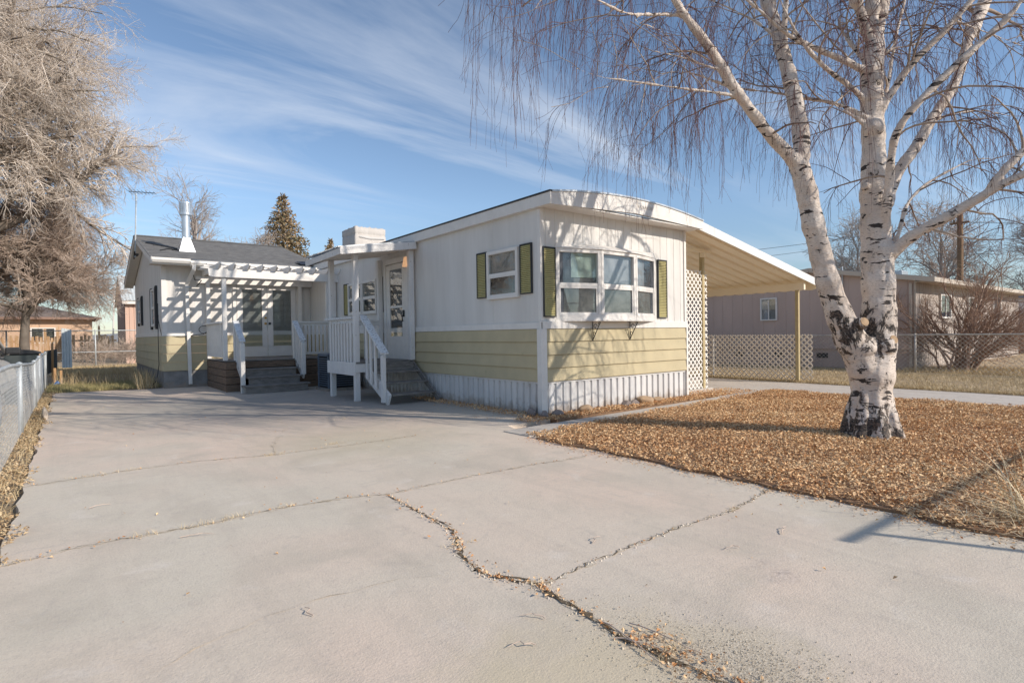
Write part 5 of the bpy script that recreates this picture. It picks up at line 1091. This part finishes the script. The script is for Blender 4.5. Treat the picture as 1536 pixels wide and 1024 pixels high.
m_ = tr.modifiers.new('join', 'REMESH'); m_.mode = 'VOXEL'; m_.voxel_size = .013; m_.use_smooth_shade = True
m_ = tr.modifiers.new('smooth', 'SMOOTH'); m_.iterations = 6; m_.factor = .5
tx = bpy.data.textures.new('bark', 'CLOUDS'); tx.noise_scale = .12
m_ = tr.modifiers.new('bark', 'DISPLACE'); m_.texture = tx; m_.strength = .022; m_.mid_level = .5
for p, q, r in stubs[:2]:
    p, q = Vector(p), Vector(q); d = (q-p).normalized(); MB().tube([q-d*.01, q+d*.006], r*.82, 14).build('branch_stub', cut_m, bt)
# skeleton for the crown
PS, RS = [], []
for k, pts in BIRCH.items():
    if k in ('trunk', 'L0'): continue
    P_, R_ = resample(pts, 12)
    if k in ('L2', 'B1', 'B2', 'B3', 'R3'): R_ = np.maximum(R_, np.where(P_[:, 2] > 5.1, .085-.010*(P_[:, 2]-5), 0))
    PS.append(P_); RS.append(R_)
PS, RS = np.array(PS), np.array(RS)
big = RS[:, -1] > .016
EX, EXR = grow(PS[big][:, -4:], RS[big][:, -4:], 5, (2.2, 4.8), (3, 34), (0, 0, .25), 10, .10, .6, 1, 1.3, .4)      # tops beyond the frame
# long limbs that spread overhead towards the drive and hang into the picture from above
OV = []
for (p0, q0, sag) in (((1.2, -2.7, 6.9), (-2.3, -2.2, 5.3), .9), ((1.1, -2.8, 6.2), (-1.1, -1.0, 5.3), .9), ((-1.3, -2.9, 5.2), (-2.6, -2.55, 4.75), .4), ((2.4, -3.7, 6.5), (.2, -.9, 6.6), .8), ((4.6, -4.5, 6.6), (4.9, -2.2, 5.6), .6), ((2.3, -5.3, 5.1), (2.9, -6.3, 4.9), .3), ((.9, -3.3, 5.6), (-.9, -1.9, 5.4), .7), ((2.3, -3.7, 6.0), (3.2, -1.2, 6.2), .7), ((4.0, -4.3, 5.5), (5.2, -4.7, 5.2), .4), ((2.9, -5.1, 5.6), (3.9, -5.9, 5.3), .4)):
    p, q = np.array(p0), np.array(q0); t = np.linspace(0, 1, 12)[:, None]; OV.append(p+(q-p)*t+np.array([0, 0, 1])*sag*4*t*(1-t)*.5+rng.normal(size=(12, 3))*.03)
OV = np.array(OV); OVR = np.linspace(.032, .010, 12)[None, :].repeat(len(OV), 0)
A1, AR1 = np.concatenate([PS, OV]), np.concatenate([RS, OVR])
ctr = np.array([1.8, -3.8, 0])
S1, SR1 = grow(A1, AR1, 8, (.5, 1.25), (25, 80), (0, 0, -.55), 8, .13, .12, 1, .45, .35, .014)
S1b, SR1b = grow(EX, EXR, 3, (.5, 1.3), (25, 75), (0, 0, -.5), 8, .12, .15, 1, .45, .35, .012)
S1, SR1 = np.concatenate([S1, S1b]), np.concatenate([SR1, SR1b])
def crown_side(A, AR, k=2.30): m = A[:, -1, 1] < 1.57*A[:, -1, 0]+k; return A[m], AR[m]     # the crown ends short of the drive on this side
S1, SR1 = crown_side(S1, SR1)
S2, SR2 = grow(S1, SR1, 3, (.25, .7), (20, 65), (0, 0, -1.2), 7, .14, .15, 1, .6, .5, .006)
def clump(A, AR, m, s):
    t = np.linspace(0, 1, A.shape[1])[None, :, None]; out = [A]; o2 = [AR]
    for _ in range(m): out.append(A+rng.normal(0, s, (len(A), 1, 3))*t*np.array([1, 1, 1.6])+rng.normal(0, .006, A.shape)*t); o2.append(AR*.85)
    return np.concatenate(out), np.concatenate(o2)
def hang(P, Rd, n, L, K=9, keep=1.0, zmin=2.3):
    """pendulous strands: leave along the twig, then fall almost straight"""
    A, AR = grow(P, Rd, n, L, (15, 60), (0, 0, -4.2), K, .075, .45, 1, .6, .45, .0030)
    m = rng.random(len(A)) < keep; A, AR = A[m], AR[m]
    # real lengths vary, and no strand reaches below head height
    low = A[:, -1, 2]; lim = zmin+rng.random(len(A))*1.0; bad = low < lim
    sc = np.clip((A[:, 0, 2]-lim)/np.maximum(A[:, 0, 2]-low, .05), .12, 1)[:, None]
    A[bad] = A[bad][:, :1]+(A[bad]-A[bad][:, :1])*sc[bad][:, :, None]
    return A, np.maximum(AR, .0013)
H1, HR1 = hang(S1, SR1, 2, (.6, 2.1)); H1, HR1 = clump(H1, HR1, 2, .07); H2, HR2 = hang(S2, SR2, 2, (.4, 1.5), keep=.45)
H1, HR1 = crown_side(H1, HR1); H2, HR2 = crown_side(H2, HR2)
H3, HR3 = grow(H1, HR1, 2, (.10, .32), (12, 40), (0, 0, -1.6), 4, .06, .2, .95, .8, .6, .0022)
H4, HR4 = grow(H2, HR2, 1, (.10, .30), (12, 40), (0, 0, -1.6), 4, .06, .2, .95, .8, .6, .0022)
Xl = joinVF([tubes(EX, EXR, 6), tubes(OV, OVR, 6), tubes(S1, np.maximum(SR1, .003), 4)])
npmesh('crown_branches', *Xl, mat('birch_branch', (.26, .19, .15), (.50, .42, .35), 1.5, .85, lo=.4, hi=.6), bt)
Xl = joinVF([tubes(S2, np.maximum(SR2, .0018), 3), tubes(H1, HR1, 3), tubes(H2, HR2, 3), tubes(H3, np.maximum(HR3, .0011), 3), tubes(H4, np.maximum(HR4, .0011), 3)])
tw = npmesh('crown', *Xl, twig_m, bt)
print('birch strands', len(H1), len(H2), 'faces', len(Xl[1]))

# ================================================================== BARE TREES
def bare_tree(name, label, base, H, r0, trunk_pts, n1, l1, a1, l2, l3, l4, ms, mt, cnt=(12, 10, 9, 6), trop=(-.1, -.25, -.3), minr=(.02, .012, .007, .005), group=None, cat='tree', t0=.35, last=None, keepf=None):
    th = thing(name, label, cat, base, group); bx, by, bz = base
    P = np.array([[(bx+x, by+y, z, r) for x, y, z, r in trunk_pts]])
    X, r = resample(P[0], 12); X = X[None]; r = r[None]
    A, Ar = grow(X, r, n1, l1, a1, (0, 0, .10), 10, .10, t0, 1, .62, .30)
    B, Br = grow(A, Ar, cnt[0], l2, (25, 65), (0, 0, trop[0]), 8, .12, .15, 1, .6, .35)
    Cc, Cr = grow(B, Br, cnt[1], l3, (25, 65), (0, 0, trop[1]), 6, .12, .15, 1, .6, .4)
    D, Dr = grow(Cc, Cr, cnt[2], l4, (20, 60), (0, 0, trop[2]), 5, .13, .15, 1, .7, .5)
    if keepf is not None: D, Dr = D[keepf(D)], Dr[keepf(D)]
    parts = [tubes(Cc, np.maximum(Cr, minr[1]), 3), tubes(D, np.maximum(Dr, minr[2]), 3)]
    if last:
        E_, Er = grow(D, Dr, cnt[3], last, (20, 60), (0, 0, trop[2]), 3, .12, .15, 1, .8, .6); parts.append(tubes(E_, np.maximum(Er, minr[3]), 3))
    npmesh('trunk', *joinVF([tubes(X, r, 12), tubes(A, Ar, 7), tubes(B, np.maximum(Br, minr[0]), 5)]), ms, th)
    X2 = joinVF(parts); npmesh('crown', *X2, mt, th); print(name, len(X2[1]))
    return th
bare_tree('bare_tree', 'huge bare tree with dense pale twigs filling the upper left', (-9.9, 22.5, 0), 15, .45, [(0, 0, -.1, .5), (.1, 0, 2, .42), (.0, .2, 4.5, .38), (.3, 0, 7, .33), (.2, .2, 9.5, .25), (.4, 0, 12, .14), (.5, 0, 13, .06)], 30, (5.2, 8.6), (45, 88), (2.6, 4.6), (1.1, 2.3), (.5, 1.0), barkD, barkA, cnt=(12, 11, 8, 3), trop=(-.12, -.30, -.40), t0=.2, last=(.25, .55), minr=(.018, .008, .0052, .0042))
bare_tree('bare_tree', 'smaller brownish bare tree rising from behind the left fence end', (-7.1, 24.0, 0), 6, .2, [(0, 0, -.1, .20), (0, 0, 1.4, .16), (.1, 0, 2.8, .12), (.1, .1, 4.8, .06)], 18, (2.2, 4.0), (25, 80), (1.2, 2.2), (.6, 1.2), (.3, .6), barkD, barkB, cnt=(10, 10, 7, 3), trop=(-.05, -.15, -.2), t0=.45, last=(.15, .35), minr=(.010, .007, .005, .004))
bare_tree('bare_tree', 'slender grey bare tree above the ridge beside the flue', (1.4, 39, 0), 12, .3, [(0, 0, -.1, .3), (0, 0, 4, .25), (.1, 0, 8, .16), (0, 0, 10, .05)], 11, (2.2, 3.8), (15, 42), (1.6, 2.6), (.8, 1.5), (.4, .8), bark_gray, bark_gray, cnt=(6, 5, 4, 3), trop=(.15, .1, .1), t0=.35, minr=(.018, .010, .007, .006))
bare_tree('bare_tree', 'low grey bare tree right of the slender one behind the annex roof', (4.6, 37.5, 0), 8, .2, [(0, 0, -.1, .2), (0, 0, 2.5, .15), (.1, 0, 5, .08), (0, 0, 7, .04)], 12, (2.0, 3.4), (20, 55), (1.2, 2.0), (.6, 1.1), (.35, .7), bark_gray, bark_gray, cnt=(7, 6, 5, 3), trop=(.1, .1, .1), t0=.35, minr=(.018, .010, .008, .007))
for i, (x, y, h, lb) in enumerate(((42, 6.0, 9.0, 'bare tree left of the utility pole beyond the mauve trailer'), (44, .5, 8.0, 'bare tree just right of the utility pole'), (48, -5.5, 7.5, 'bare tree at the right edge beyond the shrub'), (40, 10.5, 8.2, 'bare tree behind the birch trunk and grey roof'))):
    bare_tree('bare_tree', lb, (x, y, 0), h, .2, [(0, 0, -.1, .22), (0, 0, h*.3, .17), (.1, 0, h*.6, .10), (0, 0, h*.85, .04)], 14, (h*.25, h*.42), (20, 60), (1.4, 2.4), (.8, 1.4), (.4, .8), bark_gray, barkB if i % 2 == 0 else bark_gray, cnt=(7, 6, 5, 3), trop=(.1, .05, 0), t0=.25, minr=(.02, .012, .009, .008), group='bare trees beyond the mauve trailer')
# large many-stemmed shrub in front of the neighbour
sb = thing('bare_shrub', 'large reddish bare shrub spreading right in front of the mauve trailer', 'shrub', (14.6, -1.55, 0))
ST = []; SRr = []
for i in range(30):
    a = rng.uniform(-.2, 2.0); h = rng.uniform(1.0, 3.1); sp = rng.uniform(.3, 1.0)
    # to the right in the picture is (+x,-y)
    dirx, diry = math.sin(a)*sp*2.2, -math.cos(a-.9)*sp*1.6; 
    if rng.random() < .3: dirx, diry = rng.uniform(-.5, 1.0), rng.uniform(-.5, 1.6)
    t = np.linspace(0, 1, 10)[:, None]
    P_ = np.array([[14.6+rng.uniform(-.4, .5), -1.55+rng.uniform(-.45, .35), -.05]])+np.concatenate([dirx*t**1.3, diry*t**1.3, h*t**.85], 1)+rng.normal(size=(10, 3))*.03*t
    P_[:, 0] = np.maximum(P_[:, 0], 13.6); ST.append(P_); SRr.append(np.linspace(.035, .012, 10))
ST, SRr = np.array(ST), np.array(SRr)
B1, B1r = grow(ST, SRr, 7, (.6, 1.5), (15, 50), (0, 0, .15), 7, .12, .2, 1, .6, .4)
B2, B2r = grow(B1, B1r, 6, (.3, .8), (15, 55), (0, 0, .1), 5, .13, .15, 1, .6, .5)
B3, B3r = grow(B2, B2r, 3, (.15, .4), (15, 55), (0, 0, .1), 4, .12, .15, 1, .7, .6)
npmesh('stems', *joinVF([tubes(ST, SRr, 6), tubes(B1, np.maximum(B1r, .008), 4)]), bush_m, sb); npmesh('twigs', *joinVF([tubes(B2, np.maximum(B2r, .004), 3), tubes(B3, np.maximum(B3r, .003), 3)]), bush_m, sb)
sb2 = thing('bare_shrub', 'low tangled bare brush at the foot of the tall chain link fence', 'shrub', (-3.9, 27.4, 0))
ST = []
for i in range(26):
    t = np.linspace(0, 1, 6)[:, None]; x0 = rng.uniform(-5.3, -2.6)
    ST.append(np.array([[x0, 27.2+rng.uniform(0, .8), 0]])+np.concatenate([rng.uniform(-.6, .6)*t, rng.uniform(-.3, .3)*t, rng.uniform(.5, 1.2)*t**.8], 1))
ST = np.array(ST); q1, q1r = grow(ST, np.full(ST.shape[:2], .012), 8, (.3, .8), (20, 70), (0, 0, -.1), 5, .15, .15, 1, .8, .6); q2, q2r = grow(q1, q1r, 6, (.2, .5), (20, 70), (0, 0, -.2), 4, .15, .15, 1, .8, .6)
npmesh('stems', *joinVF([tubes(ST, np.full(ST.shape[:2], .012), 4), tubes(q1, np.maximum(q1r, .009), 3), tubes(q2, np.maximum(q2r, .008), 3)]), barkB, sb2)

# ================================================================== SPRUCES
def spruce(label, x, y, H, Rb, seed):
    th = thing('spruce_tree', label, 'tree', (x, y, 0), 'spruces behind the homes'); r = np.random.default_rng(seed)
    MB().tube([(x, y, -.1), (x, y, H*.95)], [.25, .02], 8).build('trunk', barkD, th)
    pos = []; dr = []; hh = []
    for k in range(2600):
        t = r.random()**.75; z = H*(1-t)*1.0; R_ = Rb*t**.8*(.78+.4*r.random())*(1+.12*math.sin(z*6+seed)); a = r.random()*6.283
        L = max(.15, R_); m = max(3, int(L*6))
        for j in range(m):
            f = (j+r.random())/m
            if f < .25 and r.random() < .6: continue
            d = f*L; pos.append((x+math.cos(a)*d, y+math.sin(a)*d, z-.28*d+.20*d*f*f/max(L, .1)*1.2+r.normal(0, .05))); dr.append((math.cos(a), math.sin(a), -.15)); hh.append(z/H)
    pos, dr, hh = np.array(pos), np.array(dr), np.array(hh); n = len(pos)
    d = dr+r.normal(size=(n, 3))*.75; d /= np.linalg.norm(d, axis=1, keepdims=True); q = np.cross(d, r.normal(size=(n, 3))); q /= np.linalg.norm(q, axis=1, keepdims=True)
    s = r.uniform(.14, .34, n)[:, None]
    V = np.stack([pos-q*s*.28, pos+q*s*.28, pos+d*s], 1).reshape(-1, 3); F = np.arange(3*n).reshape(n, 3)
    at = np.repeat(np.clip(r.random(n)*.55+(hh-.35)*.75*(r.random(n) < .8), 0, 1), 3)
    npmesh('crown', V, F, spruce_m, th, smooth=False, attr=at)
spruce('tall spruce with brown cones at its top between the two roofs', 7.9, 40.2, 12.6, 4.6, 3)
spruce('small spruce tip showing just left of the porch canopy', 14.4, 47.5, 10.6, 3.3, 5)

# ================================================================== LEAVES, GRASS, WEEDS
def scatter_poly(n, x0, x1, y0, y1, f=None):
    p = np.stack([rng.uniform(x0, x1, n), rng.uniform(y0, y1, n)], 1); return p if f is None else p[f(p)]
def inview(p): return (p[:, 1] > -6.9+.10*(p[:, 0]+5.63))
pts = scatter_poly(290000, -1.31, 5.85, -6.6, -.62, lambda p: inview(p) & ((p[:, 1] < -1.10+.075*(p[:, 0]+1.2)+.03*np.sin(p[:, 0]*9)) & (p[:, 0] > -1.26-.05*np.sin(p[:, 1]*7+1)-.03*np.sin(p[:, 1]*23))) & (p[:, 0] < 5.8+.08*np.sin(p[:, 1]*5)))
dens = .5+.5*np.sin(pts[:, 0]*2.1+1.3*np.sin(pts[:, 1]*1.7))*np.cos(pts[:, 1]*1.9+pts[:, 0])
keep = rng.random(len(pts)) < .55+.45*dens; pts = pts[keep]
ex = scatter_poly(90000, -1.26, 5.75, -12, -4, lambda p: ~inview(p)); pts = np.concatenate([pts, ex])
z = rng.uniform(.015, .055, len(pts))+.012*np.sin(pts[:, 0]*5)*np.sin(pts[:, 1]*6)
V, F, at = leaves(np.c_[pts, z], rng.uniform(.22, 1, len(pts))**1.6*.036, .42)
pn = .5+.25*np.sin(pts[:, 0]*1.3+2*np.sin(pts[:, 1]*.9))+.25*np.sin(pts[:, 1]*2.3+pts[:, 0]*3.1); at = np.clip(at**.7*.75+.28*np.repeat(pn, 4), 0, 1)
npmesh('leaf_litter', V, F, leaf_m, None, smooth=False, attr=at)['kind'] = 'stuff'
pts = np.concatenate([scatter_poly(5200, -.6, 4.6, -.46, -.03), scatter_poly(1500, 3.7, 5.4, -.5, .3), scatter_poly(1500, -.35, .0, 0, 3.6)])
V, F, at = leaves(np.c_[pts, rng.uniform(.018, .05, len(pts))], rng.uniform(.016, .034, len(pts)), .45)
npmesh('foundation_leaves', V, F, leaf_m, None, smooth=False, attr=at)['kind'] = 'stuff'
# verge under the left fence
pts = scatter_poly(26000, -6.75, -5.86, -2.5, 12.5, lambda p: p[:, 0] < -5.98+.07*np.sin(p[:, 1]*3)+.05*np.sin(p[:, 1]*11))
V, F, at = leaves(np.c_[pts, rng.uniform(-.03, .03, len(pts))], rng.uniform(.015, .034, len(pts)), .5)
npmesh('verge_leaves', V, F, mat('straw_leaf', (.38, .24, .12), (.68, .53, .33), 1, .8, attr='rnd'), None, smooth=False, attr=at)['kind'] = 'stuff'
# stray leaves and crumbs on the slab, mostly beside the cracks
pl = []
for c in (c1, c2, c3, c4):
    for i in range(len(c)-1):
        n = 26 if c is c3 else 12
        for _ in range(n): t = rng.random(); s = .02 if rng.random() < .8 else .08; pl.append((c[i][0]+(c[i+1][0]-c[i][0])*t+rng.normal(0, s), c[i][1]+(c[i+1][1]-c[i][1])*t+rng.normal(0, s)))
pl += [tuple(q) for q in np.stack([rng.uniform(-5.8, -1.4, 130), rng.uniform(-5.6, 9, 130)], 1)]
pl += [(-1.27-abs(rng.normal(0, .10)), rng.uniform(-6, -1.2)) for _ in range(1100)]
pl += [(-3.80+rng.normal(0, .06), rng.uniform(-5.6, -4.9)) for _ in range(260)]
pl += [(-.35-abs(rng.normal(0, .25)), rng.uniform(-.6, 3.2)) for _ in range(120)]
pl = np.array(pl); V, F, at = leaves(np.c_[pl, rng.uniform(.006, .016, len(pl))], rng.uniform(.006, .022, len(pl)), .4)
npmesh('leaf_crumbs', V, F, leaf_m, None, smooth=False, attr=at*.85)['kind'] = 'stuff'
pl = []
for i in range(len(c3)-1):
    for _ in range(30): t = rng.random(); pl.append((c3[i][0]+(c3[i+1][0]-c3[i][0])*t+rng.normal(0, .022), c3[i][1]+(c3[i+1][1]-c3[i][1])*t+rng.normal(0, .022)))
for i in range(len(c4)-1):
    for _ in range(40): t = rng.random(); pl.append((c4[i][0]+(c4[i+1][0]-c4[i][0])*t+rng.normal(0, .014), c4[i][1]+(c4[i+1][1]-c4[i][1])*t+rng.normal(0, .012)))
pl = np.array(pl); s = .002+.008*rng.random(len(pl))**3; dv = np.array([[-1, -1, -.4], [1, -1, -.4], [0, 1, -.4], [.1, 0, .8]])
V = (np.c_[pl, np.full(len(pl), .003)][:, None, :]+(dv[None]*rng.uniform(.6, 1.4, (len(pl), 4, 3)))*s[:, None, None]).reshape(-1, 3)
idx = np.arange(len(pl)*4).reshape(-1, 4); F = np.concatenate([idx[:, [0, 1, 3]], idx[:, [1, 2, 3]], idx[:, [2, 0, 3]]])
npmesh('concrete_chips', V, F, concrete, None, smooth=False)['kind'] = 'stuff'
# sand and gravel crumbs by the big crack
pl = np.stack([-3.74+rng.normal(0, .16, 11000), -5.45+rng.normal(0, .30, 11000)], 1); s = .0008+.0024*rng.random(len(pl))**3
V = (np.c_[pl, np.full(len(pl), .003)][:, None, :]+np.array([[-1, -1, -.5], [1, -1, -.4], [0, 1, -.5], [0, 0, 1]])[None]*s[:, None, None]).reshape(-1, 3)
idx = np.arange(len(pl)*4).reshape(-1, 4); F = np.concatenate([idx[:, [0, 1, 3]], idx[:, [1, 2, 3]], idx[:, [2, 0, 3]]])
npmesh('gravel_crumbs', V, F, mat('gravel_grain', (.30, .25, .19), (.62, .55, .45), 200, .95, world=True), None, smooth=False)['kind'] = 'stuff'
def grass(name, n, x0, x1, y0, y1, hr, wr, ln, m, f=None, z=0, cl=None):
    p = scatter_poly(n, x0, x1, y0, y1, f)
    if cl: k = rng.random(len(p)) < .35+.65*(.5+.5*np.sin(p[:, 0]*cl+2*np.sin(p[:, 1]*cl*.7))*np.cos(p[:, 1]*cl*1.1)); p = p[k]
    N_ = len(p); V, F, at = blades(np.c_[p, np.full(N_, z)], rng.uniform(*hr, N_), np.full(N_, wr), rng.normal(0, ln, (N_, 2)))
    npmesh(name, V, F, m, None, attr=at)['kind'] = 'stuff'
grass('lawn_grass', 60000, 8.0, 13.6, -5.5, 5, (.02, .055), .004, .02, grass_m, cl=2.2)
grass('edge_grass', 9000, 7.92, 8.15, -5, 5, (.03, .10), .004, .03, grass_m)
grass('verge_grass', 6000, -6.6, -5.98, -1.5, 12, (.02, .10), .003, .05, grass_m, cl=3)
grass('weed_grass', 14000, -6.1, -3.75, 11.0, 13.4, (.04, .16), .005, .05, weed_m, cl=2.3)
grass('tall_weeds', 1600, -6.0, -3.8, 12.0, 17.5, (.15, .50), .005, .12, grass_m, cl=3)
grass('tall_weeds', 500, -4.3, -3.85, 10.6, 13.0, (.15, .55), .005, .12, grass_m)
grass('back_grass', 16000, -6.2, -2.7, 19.5, 26, (.05, .18), .009, .06, grass_m, cl=1.5)
grass('neighbour_grass', 9000, 13.2, 16, -4.5, -.4, (.04, .16), .006, .05, grass_m, cl=2)
# tufts of dead grass in the joints
pl = []
for (x, y, n, s) in ((-5.26, -2.15, 30, .05), (-4.96, -2.17, 60, .07), (-4.72, -2.13, 50, .05), (-4.43, -2.13, 25, .04), (-3.94, -.12, 60, .06), (-3.2, .05, 50, .07), (-5.5, .07, 50, .10), (-5.2, .10, 30, .08), (-2.0, -4.3, 30, .04), (-3.8, -4.32, 30, .03), (-3.84, -3.6, 30, .05), (-3.83, -5.1, 60, .07), (-2.4, 1.9, 30, .1), (-1.9, 1.2, 14, .1), (-5.9, -2.2, 25, .05)):
    pl += [(x+rng.normal(0, s), y+rng.normal(0, s*.3)) for _ in range(n)]
pl = np.array(pl); n_ = len(pl); V, F, at = blades(np.c_[pl, np.zeros(n_)], rng.uniform(.01, .05, n_), np.full(n_, .0016), rng.normal(0, .03, (n_, 2)))
npmesh('joint_grass', V, F, blade_m, None, attr=at*.6)['kind'] = 'stuff'
# straw clump at the right edge
cl = thing('straw_clump', 'clump of long arching straw blades at the right edge of the leaf bed', 'ornamental grass', (-.80, -5.70, 0))
n_ = 170; a = rng.uniform(0, 6.28, n_); sp = rng.uniform(.15, .95, n_); pos = np.stack([-.80+rng.normal(0, .12, n_), -5.70+rng.normal(0, .10, n_), np.full(n_, .02)], 1)
V, F, at = blades(pos, rng.uniform(.06, .62, n_), np.full(n_, .0036), np.stack([np.cos(a)*sp, np.sin(a)*sp], 1), K=7, curve=.4)
npmesh('blades', V, F, blade_m, cl, attr=at)
n_ = 260; pos = np.stack([-1.0+rng.normal(0, .25, n_), -5.55+rng.normal(0, .22, n_), rng.uniform(.03, .09, n_)], 1); a = rng.uniform(0, 6.28, n_)
V, F, at = blades(pos, rng.uniform(.0, .05, n_), np.full(n_, .003), np.stack([np.cos(a), np.sin(a)], 1)*rng.uniform(.1, .4, n_)[:, None], K=4)
npmesh('fallen_blades', V, F, blade_m, cl, attr=at)['kind'] = 'stuff'
# fallen twigs on the slab
b = MB(); rr = random.Random(21)
for (x, y, L, a) in ((-4.0, -4.6, .12, 2.2), (-4.18, -4.72, .10, 2.6), (-3.2, -4.1, .12, .3), (-5.1, -2.35, .2, -.5), (-2.6, -4.7, .12, 2.8), (-3.83, -4.75, .42, -1.75), (-3.75, -4.85, .35, -1.5), (-3.9, -4.9, .22, -1.2), (-4.8, -3.9, .1, 1.5), (-2.2, -4.75, .14, .3), (-5.55, -1.2, .14, .2)):
    pts = [(x+math.cos(a)*L*t+rr.uniform(-.012, .012), y+math.sin(a)*L*t+rr.uniform(-.012, .012), .008+.01*math.sin(t*3)) for t in np.linspace(0, 1, 6)]
    b.tube(pts, [.003, .003, .0025, .002, .002, .001], 5)
tag(b.build('fallen_twigs', barkB), kind='stuff')
